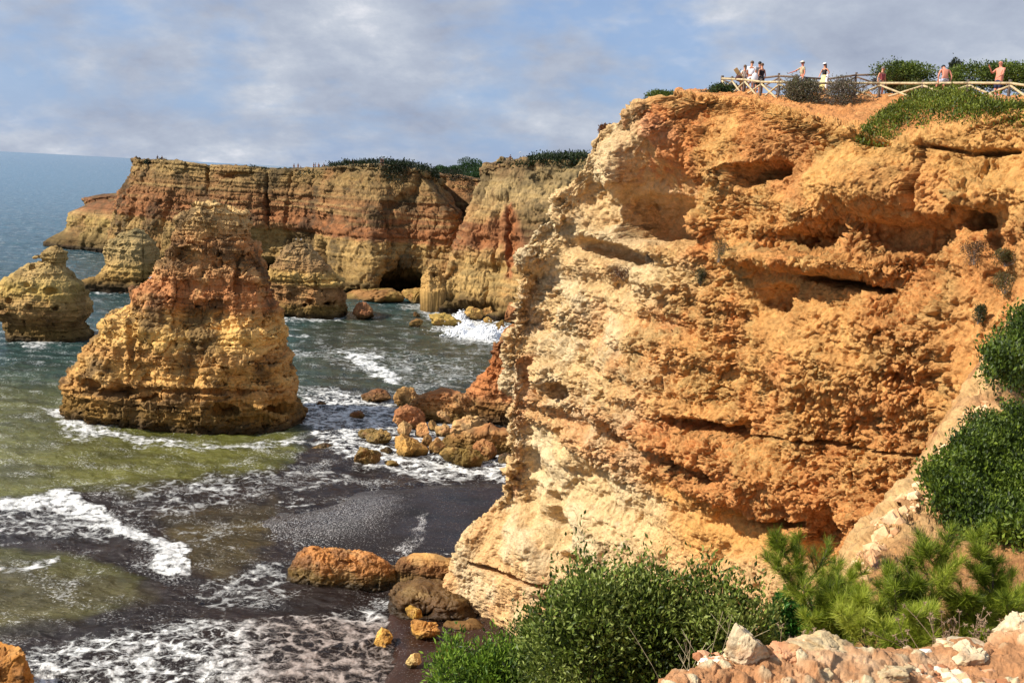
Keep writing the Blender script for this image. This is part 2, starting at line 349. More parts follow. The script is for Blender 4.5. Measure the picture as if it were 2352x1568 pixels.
def build_beach():
    nx,ny=420,520
    X,Y=np.meshgrid(np.linspace(-34,26,nx),np.linspace(38,114,ny))
    P=np.stack([X,Y,X*0],-1); x,y=proj(P)
    q=np.stack([X*0.12,Y*0.12,X*0],-1)
    xw=x+26*fbm(q,3); yw=y+14*fbm(q+7,3)
    m1=polymask(xw,yw,[(575,1200),(640,1175),(760,1150),(830,1118),(960,1104),(1170,1100),(1400,1100),(1400,1420),(1060,1400),(900,1290),(700,1262),(610,1225)],34)
    m2=polymask(xw,yw,[(870,1400),(980,1380),(1200,1380),(1500,1400),(1500,2400),(760,2400),(850,1600),(900,1500)],40)
    m=np.maximum(m1,m2*1.0)
    P[...,2]=-0.9+1.25*m+0.05*fbm(np.stack([X*0.8,Y*0.8,X*0],-1),4)+0.35*m2*sm(1380,1700,yw)*sm(900,1200,x)
    col=np.zeros(X.shape+(3,))+lin((30,20,15))
    col=mixc(col,lin((56,36,26)),m2)
    col=mixc(col,lin((20,16,15)),sm(0.0,0.4,fbm(np.stack([X*0.15,Y*0.3,X*0+2],-1),4)))
    wisp_sheen=np.maximum((.35+.6*sm(-.3,.3,fbm(q*5+9,3)))*polymask(x+34*fbm(q*3,4),y+16*fbm(q*3+3,3),[(905,1268),(940,1238),(970,1183),(986,1188),(968,1245),(938,1288),(915,1292)],7),.55*polymask(xw,yw,[(560,1190),(700,1150),(860,1120),(930,1150),(860,1230),(740,1260),(600,1240)],40))  # real foam wisp, plus a wet sheen streak painted as denser white specks
    me=mesh_from('beach',P,gridfaces(ny,nx),col,attrs={'foam':wisp_sheen})
    m_=rock_mat('wet dark sand',3.0,rough=0.3,bump=0.6,var=0.4,dist=0.10)
    bs=m_.node_tree.nodes['Principled BSDF']; bs.inputs['Specular IOR Level'].default_value=0.3; nt=m_.node_tree; g=N(nt,'ShaderNodeNewGeometry'); rn=N(nt,'ShaderNodeTexNoise'); rn.inputs['Scale'].default_value=.12; rn.inputs['Detail'].default_value=5; nt.links.new(g.outputs['Position'],rn.inputs['Vector']); rq=ramp(nt,rn.outputs[0],[(.42,(.14,.14,.14)),(.58,(.62,.62,.62))]); nt.links.new(rq.outputs[0],bs.inputs['Roughness'])
    nt=m_.node_tree; src=bs.inputs['Base Color'].links[0].from_socket; g=N(nt,'ShaderNodeNewGeometry')
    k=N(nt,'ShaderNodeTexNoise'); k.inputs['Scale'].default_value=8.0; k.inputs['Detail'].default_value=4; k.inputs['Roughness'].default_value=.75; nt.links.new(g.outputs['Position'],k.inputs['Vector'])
    fa=N(nt,'ShaderNodeAttribute',attribute_name='foam'); ma=N(nt,'ShaderNodeMath',operation='MULTIPLY_ADD'); nt.links.new(fa.outputs['Fac'],ma.inputs[0]); ma.inputs[1].default_value=.17; nt.links.new(k.outputs[0],ma.inputs[2])  # this attribute drives both the foam wisp and the painted sheen
    r=ramp(nt,ma.outputs[0],[(0.61,(0,0,0)),(0.70,(.8,.8,.8))]); mm=N(nt,'ShaderNodeMix',data_type='RGBA'); nt.links.new(r.outputs[0],mm.inputs[0]); nt.links.new(src,mm.inputs[6]); mm.inputs[7].default_value=(.60,.58,.56,1); nt.links.new(mm.outputs[2],bs.inputs['Base Color'])  # pale specks in the sand colour stand in for glitter
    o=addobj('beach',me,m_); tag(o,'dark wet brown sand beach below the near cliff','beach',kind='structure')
build_beach()
# ================================================================ NEAR CLIFF
MR_near=rock_mat('near cliff limestone',5.5,rough=0.95,bump=1.0,var=0.36,dist=0.20)
MR_far=rock_mat('far cliff limestone',1.4,rough=0.95,bump=0.7,var=0.28,dist=0.3)
MR_mid=rock_mat('sea stack limestone',2.4,rough=0.95,bump=0.7,var=0.28,dist=0.16)
def build_main():
    sil=[(1062,1450,69),(1042,1345,69.6),(1048,1290,69.5),(1118,1182,69),(1150,1145,68.5),(1163,1080,68),(1170,1000,67.5),(1175,920,67),(1167,830,67),(1172,760,66.5),(1185,690,66),(1200,620,65),(1238,525,64),(1288,492,63),(1312,430,62),(1348,372,61),(1354,330,60.5),(1385,304,60),(1450,268,58),(1480,243,57),(1560,226,55.5)]
    sp=np.array([W(*s) for s in sil]); sz=sp[:,2]; sxx=np.array([s[0] for s in sil],float); sD=np.array([s[2] for s in sil],float)
    o_=np.argsort(sz); sz,sxx,sD=sz[o_],sxx[o_],sD[o_]
    nf,npl=860,150
    nw,nc=170,900
    f=np.linspace(0,1,nc)
    # brow height per column
    zb=np.interp(f,[0,0.16,0.35,0.5,0.62,0.75,0.9,1],[37.1,36.6,35.2,34.3,34.9,35.4,35.0,34.8])
    t=np.linspace(0,1,nf)
    Z=-2+(zb[None,:]+2)*t[:,None]
    ZL=-2+(37.1+2)*t
    xl=np.interp(ZL,sz,sxx); dl=np.interp(ZL,sz,sD)
    # smoother silhouette resample
    X=xl[:,None]+(2560-xl[:,None])*f[None,:]
    Db=np.interp(X,[1040,1170,1300,1400,1600,1850,2100,2250,2440,2560],[70,67.3,62.3,58.7,52.6,45.2,40,37,33,31])
    lean=np.interp(Z,[-2,8,16,28,33,37],[-2.2,-.6,0,.3,1.0,2.0])
    lean=lean*sm(0,0.12,f)[None,:]
    e=np.clip((X-2140)/220,0,1.4)*np.clip(30-Z,0,30)*0.42
    Df=Db+lean-e
    Df[:, :]=lerp(dl[:,None],Df,sm(0,0.08,f)[None,:])
    face=WZ(X,Z,Df)
    # plateau rows continuing back from the brow
    brow=face[-1]; fx=X[-1]; bD=Df[-1]
    fz=np.interp(fx,[1560,1660,1711,1791,1900,2022,2225,2330,2440,2560],[37.3,37.2,37.05,36.7,36.75,36.9,36.7,36.6,36.5,36.5])
    fD=np.interp(fx,[1560,1660,1711,1791,1937,2022,2121,2225,2321,2440,2560],[57.5,55.5,53.6,50.8,50.8,50.2,47.8,46.3,44.8,43,42])
    fD=np.maximum(fD,bD+1.5)
    s=np.linspace(0,1,npl+1)[1:]
    seg=[]
    for q in s:
        if q<0.45:
            a=q/0.45; D_=lerp(bD,fD,a); z_=lerp(zb,fz,a**0.8); x_=fx
        else:
            a=(q-0.45)/0.55; D_=fD+34*a**1.6; z_=fz+0.85*sm(0,0.42,np.array(a))-1.5*a*a; x_=fx+ (f*0)
        seg.append(WZ(x_,z_,D_))
    P=np.concatenate([face,np.array(seg)],0)
    # back side wrap columns
    a=np.linspace(1,0,nw+1)[:-1]**2
    L=P[:,0]; 
    back=[]
    dirv=L-np.array([0,0,CAMZ]); dirv[:,2]=0; dirv/=np.linalg.norm(dirv,axis=1)[:,None]
    rt=np.array([1.0,0,0])
    for q in a:
        back.append(L+dirv*(3.0*math.sqrt(q)*2+34*q*q)[...,None] if False else L+dirv*(5*q**0.6+34*q*q)+rt*(0.3*q+16*q**1.5))
    Pb=np.stack(back,1)
    P=np.concatenate([Pb,P],1)
    nr,ncc=P.shape[:2]
    x,y=proj(P); fr=np.concatenate([np.zeros(nw),np.ones(nc)])[None,:]*np.ones((nr,1))
    fr=np.concatenate([1-sm(0.0,0.12,a),np.ones(nc)])[None,:]+0*x
    isface=1-sm(nf-8,nf+14,np.arange(nr))[:,None]*np.ones((1,ncc))
    nrm=gnorm(P)
    if (nrm[nf//2,nw+nc//2]*np.array([-1,-1,0])).sum()<0: sgn=-1
    else: sgn=1
    nrm*=sgn; nrm=blurn(nrm,14)
    # ---- region masks, in photo units, warped so that edges are natural
    w1=fbm(P*0.25,3); w2=fbm(P*0.25+31,3)
    xw=x+22*w1; yw=y+16*w2
    def pm(poly,s): return polymask(xw,yw,poly,s)*fr
    smooth=np.zeros_like(x)
    low=pm([(1195,960),(1260,985),(1330,1050),(1420,1115),(1520,1140),(1640,1180),(1740,1195),(1850,1260),(1900,1350),(1900,1700),(1250,1700),(1235,1300),(1205,1150)],12)
    butt=pm([(1000,1450),(1040,1300),(1115,1165),(1200,1180),(1245,1280),(1260,1420),(1300,1700),(1000,1700)],12)
    alc=pm([(1440,300),(1560,290),(1592,400),(1592,560),(1500,555),(1420,545),(1395,470),(1430,420)],10)
    hol1=pm([(1300,560),(1345,530),(1430,575),(1500,600),(1430,610),(1340,590)],9)
    shelfband=pm([(1290,820),(1400,850),(1560,900),(1680,945),(1670,985),(1580,960),(1440,900),(1320,880)],10)
    smooth=np.clip(low*0.85+butt*0.7+alc+hol1+0.6*shelfband,0,1)
    smooth=np.maximum(smooth,.62*sm(.08,.26,fbm(P*np.array([.11,.11,.16])+500,3)))*1.0
    soil=(1-isface)*1.0
    soil=np.maximum(soil,pm([(2200,560),(2460,520),(2460,1300),(2240,960),(2200,760)],26)*0.55)
    knob=(1-smooth)*(1-soil)
    # ---- stage 1: big relief
    d=1.5*fbm(P*np.array([.10,.10,.13]),4)*(0.35+0.65*fr)
    bed=fbm(np.stack([P[...,0]*0.035,P[...,1]*0.035,P[...,2]*0.55],-1),4,0.6)
    d+=(.75-.35*sm(1500,1900,x))*bed*(1-0.6*smooth)*isface
    d+=0.7*ridge(P*np.array([.26,.26,.18])+5,4)*(1-0.75*smooth)*isface*(0.4+0.6*fr)
    # strata notches
    for z0,am,wd in ((29.3,0.6,0.5),(25.6,0.8,0.5),(22.3,0.6,0.45),(16.8,0.9,0.5),(12.0,0.5,0.5)):
        zz=P[...,2]-z0-0.9*fbm(P*0.12+z0,3)
        rw=.65-.4*sm(1500,1900,x); d-=rw*am*np.exp(-(zz/wd)**2)*(1-0.7*smooth)*isface
        d+=rw*am*0.6*np.exp(-((zz-1.1)/0.7)**2)*(1-0.7*smooth)*isface
    def niche(cx,cy,rx,ry,dep,ang=0,p=3.0):
        c,s_=math.cos(math.radians(ang)),math.sin(math.radians(ang))
        k=0.35
        u=((xw*k+x*(1-k)-cx)*c+(yw*k+y*(1-k)-cy)*s_)/rx; v=(-(xw*k+x*(1-k)-cx)*s_+(yw*k+y*(1-k)-cy)*c)/ry
        r=(np.abs(u)**p+np.abs(v)**p)
        return -1.45*dep*np.exp(-r**1.6)*fr*isface
    d-=2.9*alc*sm(300,440,y)*isface
    d+=niche(1500,505,88,52,1.5,4,4)
    d+=niche(1380,470,38,50,0.9)
    d+=niche(1390,580,85,20,1.5,14)
    d+=niche(1745,398,52,22,3.4,-14)
    d+=niche(1840,560,66,24,1.3,3)
    d+=niche(2053,548,66,34,1.3,2,4)
    d+=niche(2225,500,46,22,3.2,0)
    d+=niche(2200,545,95,40,.6,8)
    d+=niche(1940,648,100,9,1.7,10)
    d+=niche(1790,695,42,34,1.3)
    d+=niche(1910,540,36,30,.8)
    d+=niche(2130,560,30,60,0.8)
    d+=niche(1640,975,62,14,2.0,14)
    d+=niche(1720,990,16,26,2.2,10)
    d+=niche(1480,1003,13,13,1.8); d+=niche(1655,1090,26,13,1.8,20); d+=niche(1560,1060,20,10,1.2)
    d-=.35*sm(0,.3,fbm(P*.5+400,3))*low; d+=niche(1248,1145,10,12,1.4); d+=niche(1263,1215,26,44,1.4,-30); d+=niche(1300,1290,34,14,1.3,25)
    d+=niche(1218,865,18,40,1.0,-8); d+=niche(1275,900,30,20,1.3); d+=niche(1280,1000,10,14,1.0)
    d+=niche(1960,1030,230,4,.8,8); d+=niche(2114,420,5,90,1.8,2); d+=niche(2160,340,60,5,.6,8)
    d+=niche(2010,330,40,8,1.0,10); d+=niche(2250,350,60,7,0.9,-6); d+=niche(1180,1320,130,5,1.1,22)
    d+=niche(1880,1260,40,70,1.6,10); d+=niche(1760,1200,70,12,1.4,8); d+=niche(1420,640,26,40,0.7)
    # protruding masses
    def bulge(cx,cy,rx,ry,am,ang=0): return -niche(cx,cy,rx,ry,am,ang,2.2)
    d+=bulge(1520,840,150,80,1.2,14)+bulge(1560,960,170,70,1.3,14)+bulge(1700,1080,160,70,1.2,20)+bulge(1860,600,190,26,1.5,6)
    d+=bulge(1320,500,40,22,0.8)+bulge(1420,400,40,70,0.7)+bulge(2030,440,80,60,1.3)+bulge(1900,450,60,90,1.0,30)
    d+=bulge(1700,400,40,25,0.9,-10)+bulge(1340,1030,60,50,0.7)+bulge(2290,440,60,40,1.0)+bulge(1960,800,200,120,0.8)
    d-=0.55*low*isface
    d+=0.7*butt
    lowtop=.5*pm([(1430,1080),(1560,1100),(1700,1165),(1840,1240),(1780,1230),(1640,1180),(1500,1140)],8)
    d-=0.5*lowtop
    d*=1-.85*sm(.25,.75,nrm[...,2])
    P=P+nrm*(d*(0.25+0.75*fr))[...,None]
    nrm=blurn(gnorm(P)*sgn,9)
    # ---- stage 2: fractured, pitted surface
    wq=0.9*np.stack([fbm(P*0.55,4,.6),fbm(P*0.55+40,4,.6),fbm(P*0.55+80,4,.6)],-1)
    Pw=P+wq
    F1,F2,R1=wor(Pw*np.array([.42,.42,.62]),True)
    G1,G2,R2=wor((P+0.5*wq)*np.array([1.15,1.15,1.6])+3,True)
    amp=sm(-0.25,0.35,fbm(P*0.13+50,3)); right=sm(1350,1800,x)
    rough=fbm(P*0.5+15,6,.64)
    crack=(1-sm(0,0.10,F2-F1))*sm(-.1,.2,fbm(P*.3+70,2))
    crack2=(1-sm(0,0.13,G2-G1))*sm(-.1,.25,fbm(P*.4+75,2))
    nod=(0.62-G1)
    d=knob*(0.62*rough+0.30*(R1-0.5)+0.15*(R2-0.5)-0.36*crack-0.20*crack2+0.24*nod*amp*(0.25+0.9*right))
    d-=knob*.30*(1-sm(0,.05,np.abs(fbm(P*.55+300,4,.6))))*sm(-.2,.2,fbm(P*.2+310,2))+knob*.16*(1-sm(0,.06,np.abs(fbm(P*1.3+320,4,.6))))
    pits=sm(0.18,0.42,fbm(P*1.0+7,4,.6)); d-=0.40*pits*knob*(0.4+amp)
    fl=fbm(np.stack([P[...,0]*2.2,P[...,1]*2.2,P[...,2]*0.45],-1),4)
    d+=smooth*(0.14*fl+0.30*fbm(P*0.6+3,5,.6)-0.3*sm(.3,.5,fbm(P*.9+44,3)))
    d+=soil*0.12*fbm(P*1.5,4)+0.25*soil*sm(0.2,0.6,fbm(P*0.8,3))
    P=P+nrm*d[...,None]
    nrm=blurn(gnorm(P)*sgn,4)
    H1,H2,R3=wor((P+0.12*wq)*3.6+11,True)
    hol=sm(.15,.4,fbm(P*2.6+5,3))
    d3=knob*(0.05*(0.6-H1)*(0.5+amp)+0.05*(R3-.5)+0.34*fbm(P*2.6,6,0.78)-0.26*hol-.09*(1-sm(0,.07,np.abs(fbm(P*3.1+330,3,.6)))))+smooth*(0.15*fbm(P*2.4,5,.72)-0.10*hol)+soil*0.07*fbm(P*4,3)
    P=P+nrm*d3[...,None]; nrm=gnorm(P)*sgn
    # ---- colour (local rock colour, with near-white highlights painted into the left side)
    och=lin((196,138,80)); col=np.zeros(P.shape)+och
    vz=P[...,2]+1.2*fbm(P*0.2+9,3)
    n_a=fbm(P*0.35+60,4); n_b=fbm(P*1.1+70,4); n_c=fbm(P*0.12+80,3)
    col=mixc(col,lin((186,112,62)),sm(-0.1,0.35,n_a)*0.8)
    col=mixc(col,lin((214,168,106)),sm(0.0,0.4,n_b)*0.6)
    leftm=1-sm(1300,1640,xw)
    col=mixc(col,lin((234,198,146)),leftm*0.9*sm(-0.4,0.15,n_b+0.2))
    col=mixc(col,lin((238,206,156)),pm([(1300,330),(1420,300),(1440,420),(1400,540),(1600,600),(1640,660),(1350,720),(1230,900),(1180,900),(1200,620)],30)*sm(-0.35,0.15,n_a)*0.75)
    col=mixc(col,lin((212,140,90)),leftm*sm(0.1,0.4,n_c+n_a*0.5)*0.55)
    col=mixc(col,lin((192,116,66)),sm(1000,1180,yw)*sm(1400,1700,xw)*(1-low)*0.6)
    col=mixc(col,lin((200,124,74)),pm([(1240,900),(1400,930),(1700,1000),(1800,1150),(1700,1190),(1480,1130),(1330,1040),(1200,950)],20)*0.65)
    col=mixc(col,lin((186,116,66)),sm(0.0,0.3,n_c)*0.5*(1-low)*right)
    col=mixc(col,lin((218,172,104)),right*sm(560,420,y)*sm(-.3,.2,n_a)*.6)
    col=mixc(col,lin((160,138,92)),sm(.08,.35,fbm(P*.45+200,5))*.55*knob*(1-sm(900,1100,yw)))
    # pale lower walls
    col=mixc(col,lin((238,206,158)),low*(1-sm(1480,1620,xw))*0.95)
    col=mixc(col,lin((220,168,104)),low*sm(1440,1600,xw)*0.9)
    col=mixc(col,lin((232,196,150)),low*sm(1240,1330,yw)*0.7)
    col=mixc(col,lin((216,170,118)),butt*0.9); col=mixc(col,lin((206,148,104)),butt*sm(0,0.3,n_a)*0.6)
    col=mixc(col,lin((226,176,90)),lowtop*0.8)
    col=mixc(col,lin((226,182,126)),pm([(1380,440),(1592,470),(1592,570),(1380,560)],14)*0.9)
    # rust streaks running down the alcove wall
    strk=sm(-0.05,0.3,fbm(np.stack([P[...,0]*1.5,P[...,1]*1.5,P[...,2]*0.12],-1),3))
    col=mixc(col,lin((176,96,54)),pm([(1430,270),(1600,250),(1596,470),(1440,490)],14)*strk*0.85)
    col=mixc(col,lin((184,84,44)),pm([(1490,250),(1605,250),(1610,400),(1590,560),(1570,400),(1520,380)],10)*0.7)
    col=mixc(col,lin((180,88,50)),pm([(1195,820),(1235,810),(1240,900),(1200,960),(1190,1150),(1175,1150),(1180,900)],9)*0.7)
    col=mixc(col,lin((178,92,52)),pm([(1700,260),(1860,300),(1880,480),(1760,440),(1700,330)],18)*0.55)
    col=mixc(col,lin((236,226,205)),sm(0.5,0.7,fbm(P*0.5+90,4)+0.15*low)*0.5*fr)
    # grey-olive weathered crust on up-facing rock
    up=sm(0.15,0.6,nrm[...,2]); crust=up*sm(-0.25,0.2,fbm(P*0.5+120,4))*knob
    col=mixc(col,lin((158,134,88)),crust*0.6)
    col=mixc(col,lin((150,132,92)),pm([(1360,640),(1520,600),(1600,700),(1500,860),(1340,900),(1300,760)],26)*sm(-0.1,0.3,fbm(P*0.6+140,4))*0.75)
    col=mixc(col,lin((176,104,60)),soil*(1-isface)*0.95)
    col=mixc(col,lin((196,150,96)),soil*sm(0.1,0.4,n_b)*0.6)
    col=mixc(col,lin((188,128,76)),soil*isface*0.5)
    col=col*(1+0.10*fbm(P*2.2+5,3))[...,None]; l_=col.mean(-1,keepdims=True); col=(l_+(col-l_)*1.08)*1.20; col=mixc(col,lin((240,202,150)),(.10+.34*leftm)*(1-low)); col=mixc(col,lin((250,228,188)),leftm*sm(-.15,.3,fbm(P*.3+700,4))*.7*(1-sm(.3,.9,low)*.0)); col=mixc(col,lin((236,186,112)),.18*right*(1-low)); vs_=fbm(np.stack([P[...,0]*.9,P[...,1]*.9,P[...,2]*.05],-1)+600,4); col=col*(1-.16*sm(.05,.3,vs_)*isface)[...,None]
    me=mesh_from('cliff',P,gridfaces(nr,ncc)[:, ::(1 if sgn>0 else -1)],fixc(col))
    o=addobj('cliff',me,MR_near); tag(o,'tall sunlit orange limestone cliff with hollows and ledges filling the right half','cliff',kind='structure')
    return P,nf,nw,nc
MAIN,NF,NW,NCC=build_main()
def main_at(x,y):
    "point of the near cliff's front surface seen at photo position x,y"
    A=MAIN[:, NW:]; px,py=proj(A)
    d=(px-x)**2+(py-y)**2
    c=np.argwhere(d<max(36.0,d.min()*1.5+1)); 
    dd=A[c[:,0],c[:,1],1]; k=c[np.argmin(dd)]
    return A[k[0],k[1]].copy()

# ================================================================ generic wall (far cliffs)
def wall(name,ctrl,n,m,strat,relief,label,cat,seed,mat,kind='structure',extra=None,bedamp=1.0,lich=0.5,niches=(),nz=1.0):
    """ctrl: rows (bottom..top..back) of points (x,y,D) or ('z',x,z,D)"""
    R=[]
    for row in ctrl:
        R.append([W(*p) if p[0]!='z' else WZ(*p[1:]) for p in row])
    P=crom(crom(np.array(R),n,0),m,1)
    nrm=gnorm(P); c0=nrm[n//3,m//2]
    sgn=1 if c0[1]<0 else -1
    nrm*=sgn; off=seed*13.7
    x,y=proj(P); xw=x+8*fbm(P*0.05+off,3); yw=y+6*fbm(P*0.05+off+9,3)
    up0=sm(0.5,0.85,nrm[...,2]); fc=1-up0
    d=relief*2.2*fbm(P*np.array([.028,.028,.02])+off,4)
    d+=relief*1.1*ridge(P*np.array([.07,.07,.014])+off,4)
    d-=relief*1.6*(1-sm(0,.09,np.abs(fbm(np.stack([P[...,0]*.05+off,P[...,1]*.05,P[...,2]*.008],-1),3))))*fc
    bed=fbm(np.stack([P[...,0]*.006+off,P[...,1]*.006,P[...,2]*0.42],-1),4,0.6)
    d+=bedamp*0.8*bed*fc
    b2=fbm(np.stack([P[...,0]*.004+off,P[...,1]*.004,P[...,2]*1.3],-1),3,.6); d+=bedamp*0.5*b2*fc
    for (cx,cy,rx,ry,dep) in niches:
        r=np.abs((x-cx)/rx)**3+np.abs((y-cy)/ry)**3
        d-=dep*np.exp(-r**1.5)
    P=P+nrm*(d*(.12+.88*fc))[...,None]; nrm=gnorm(P)*sgn
    wq=1.6*np.stack([fbm(P*.2+off,4,.6),fbm(P*.2+30,4,.6),fbm(P*.2+60,4,.6)],-1)
    F1,F2,R1=wor((P+wq)*np.array([.16,.16,.26])*nz+off,True)
    G1,G2,R2=wor((P+.5*wq)*np.array([.5,.5,.7])*nz+off,True)
    a=sm(-0.3,0.3,fbm(P*0.05+off+3,3))
    d=relief*(0.9*(R1-.5)+.45*(R2-.5)-.5*(1-sm(0,.08,F2-F1))*a+1.1*fbm(P*.3*nz+off,6,.66)+.3*(.6-G1)*a)
    P=P+nrm*(d*(0.3+0.7*fc))[...,None]; nrm=gnorm(P)*sgn
    zz=P[...,2]+1.6*fbm(P*0.04+off,3)+0.8*fbm(P*.2,3)
    zs=[s[0] for s in strat]; cs=np.array([lin(s[1]) for s in strat])
    col=np.stack([np.interp(zz,zs,cs[:,i]) for i in range(3)],-1)
    col=mixc(col,lin((150,92,52)),sm(0.05,0.4,fbm(P*0.07+off+20,4))*0.45)
    col=mixc(col,lin((186,160,104)),sm(0.0,0.3,fbm(np.stack([P[...,0]*.02,P[...,1]*.02,P[...,2]*1.1],-1)+off,3))*0.5)
    li=sm(0.05,0.3,fbm(P*0.10+off+60,5)+0.12*nrm[...,2])
    col=mixc(col,lin((72,62,46)),li*lich)
    up=sm(0.35,0.7,nrm[...,2]); col=mixc(col,lin((86,74,50)),up*sm(-0.2,0.2,fbm(P*.2+off,3))*0.6)
    vs=sm(0.15,0.4,fbm(np.stack([P[...,0]*.35,P[...,1]*.35,P[...,2]*.03],-1)+off,3)); col=mixc(col,lin((110,72,46)),vs*0.35*fc)
    wet=1-sm(0.3,2.6,P[...,2]+1.0*fbm(P*.3,2)); col=mixc(col,lin((38,32,22)),wet*0.9)
    alg=sm(0.5,2.5,P[...,2])*(1-sm(3,6,P[...,2]+2*fbm(P*.1,2))); col=mixc(col,lin((96,78,34)),alg*0.6)
    if extra: col=extra(col,P,xw,yw)
    ln=sm(.10,.2,fbm(np.stack([P[...,0]*.006+off,P[...,1]*.006,P[...,2]*1.5+.15*fbm(P*.1,2)],-1),3,.6)); col=col*(1-.30*ln[...,None]*(zz>0)[...,None]); l_=col.mean(-1,keepdims=True); col=(l_+(col-l_)*.84)*np.array([.88,.81,.67])
    col=col*(1+0.12*fbm(P*0.9,3))[...,None]
    me=mesh_from(name,P,gridfaces(n,m)[:, ::sgn],fixc(col))
    o=addobj(name,me,mat); tag(o,label,cat,kind=kind)
    return P
ST_FAR=[(-2,(60,50,30)),(1.5,(120,96,48)),(5,(166,134,74)),(12,(172,140,82)),(13.5,(180,146,84)),(14.5,(160,92,54)),(19,(164,106,62)),(24,(150,108,64)),(28,(158,128,78)),(30,(150,122,70)),(34,(132,116,88))]

def simple_wall(name,cols,n,m,**k):
    "cols: (Dbase, x base, x low, x high, x top, y top, D top)"
    R=[[] for _ in range(8)]
    for (Db,x0,x1,x2,xt,yt,Dt) in cols:
        top=W(xt,yt,Dt)
        R[0].append(('z',x0,-3,Db)); R[1].append(('z',x0,1.5,Db))
        R[2].append(('z',x1,1.5+(top[2]-1.5)*.32,lerp(Db,Dt,.3))); R[3].append(('z',x2,1.5+(top[2]-1.5)*.66,lerp(Db,Dt,.62)))
        R[4].append(('z',xt,top[2]-1.5,Dt-0.7)); R[5].append((xt,yt,Dt+0.8))
        R[6].append(('z',xt,top[2]+0.2,Dt+12)); R[7].append(('z',xt,top[2]-2.5,Dt+60))
    return wall(name,R,n,m,**k)
simple_wall('far_headland',[(370,300,300,300,280,460,400),(352,130,175,180,215,462,372),(345,104,150,153,194,463,360),(338,118,160,165,205,457,352),(334,180,190,195,225,452,348),(331,235,235,235,250,449,345),(326,300,300,300,300,447,340),(322,380,380,380,380,446,336)],210,340,
    strat=[(-2,(56,48,32)),(1.5,(70,56,34)),(3,(150,126,74)),(8,(172,146,84)),(10.5,(190,164,92)),(12,(176,134,84)),(14,(150,98,60)),(18,(128,86,54)),(25,(100,76,50))],relief=0.6,
    label='low banded yellow headland reaching out to sea behind the large far cliff',cat='headland',seed=3,mat=MR_far,lich=0.2,niches=[(312,480,3,60,2)])
FARB=simple_wall('far_cliff',[(345,300,300,310,345,372,365),(330,262,270,284,322,372,340),(314,246,252,277,312,373,324),(302,290,296,305,332,369,314),(294,345,345,350,365,369,306),(292,400,400,400,405,373,300),(286,480,480,480,480,381,295),(282,560,560,560,560,385,290),(280,640,640,640,640,391,288),(272,715,715,715,715,389,284),(257,765,765,765,765,385,276),(247,850,850,850,850,379,268),(255,905,905,905,900,382,268),(256,960,960,955,940,388,268),(254,1040,1042,1030,975,396,268),(266,1066,1062,1046,1004,414,285),(290,1090,1080,1064,1020,420,300)],330,1150,
    strat=ST_FAR,relief=1.0,label='long far cliff with a red band above yellow rock and a sea cave at its foot',cat='cliff',seed=5,mat=MR_far,lich=0.75,bedamp=1.1,
    niches=[(925,658,42,32,14),(738,600,16,40,9),(612,625,26,30,10),(616,465,5,60,3),(479,400,5,40,3),(650,560,90,34,3.5),(1000,590,40,20,1.5),(545,405,40,8,2),(800,672,60,6,3)])
simple_wall('gully_cliff',[(310,985,985,985,985,400,322),(310,1030,1030,1030,1030,402,322),(306,1075,1075,1075,1075,408,318),(300,1120,1120,1120,1120,416,312),(296,1180,1180,1180,1180,420,308)],160,160,
    strat=[(-2,(60,50,36)),(8,(110,80,50)),(20,(100,70,46)),(26,(150,106,64)),(30,(168,120,76))],relief=0.9,label='shaded brown gully wall between the two far cliffs',cat='cliff',seed=7,mat=MR_far,lich=0.9)
def exD(col,P,xw,yw):
    col=mixc(col,lin((168,76,46)),polymask(xw,yw,[(1160,470),(1176,470),(1182,560),(1176,640),(1158,640),(1160,560)],6)*0.9)
    col=mixc(col,lin((168,92,54)),polymask(xw,yw,[(1080,520),(1180,480),(1200,560),(1150,600),(1080,580)],12)*0.6)
    col=mixc(col,lin((196,166,100)),polymask(xw,yw,[(1060,570),(1150,560),(1170,640),(1120,680),(1020,660)],12)*0.6)
    return col
FARD=simple_wall('far_cliff',[(290,1060,1110,1130,1170,380,300),(262,1030,1075,1106,1146,382,275),(238,1001,1040,1084,1118,393,255),(229,1008,1055,1098,1131,380,247),(225,1060,1088,1120,1160,375,243),(222,1120,1140,1160,1200,371,240),(219,1180,1190,1210,1250,369,237),(215,1240,1250,1270,1310,367,234),(209,1400,1400,1400,1430,365,230)],340,440,
    strat=[(-2,(60,50,30)),(1.5,(120,92,46)),(4,(186,150,84)),(8,(190,150,88)),(12,(186,150,92)),(14,(160,98,60)),(19,(156,96,58)),(22,(182,146,92)),(28,(172,148,104)),(33,(142,124,88))],relief=1.1,label='far cliff with a rust streak and a railed lookout, beside the near cliff edge',cat='cliff',seed=9,mat=MR_far,lich=0.6,
    niches=[(1085,712,60,14,5),(1166,540,6,90,2),(1120,612,40,12,2)],extra=exD)
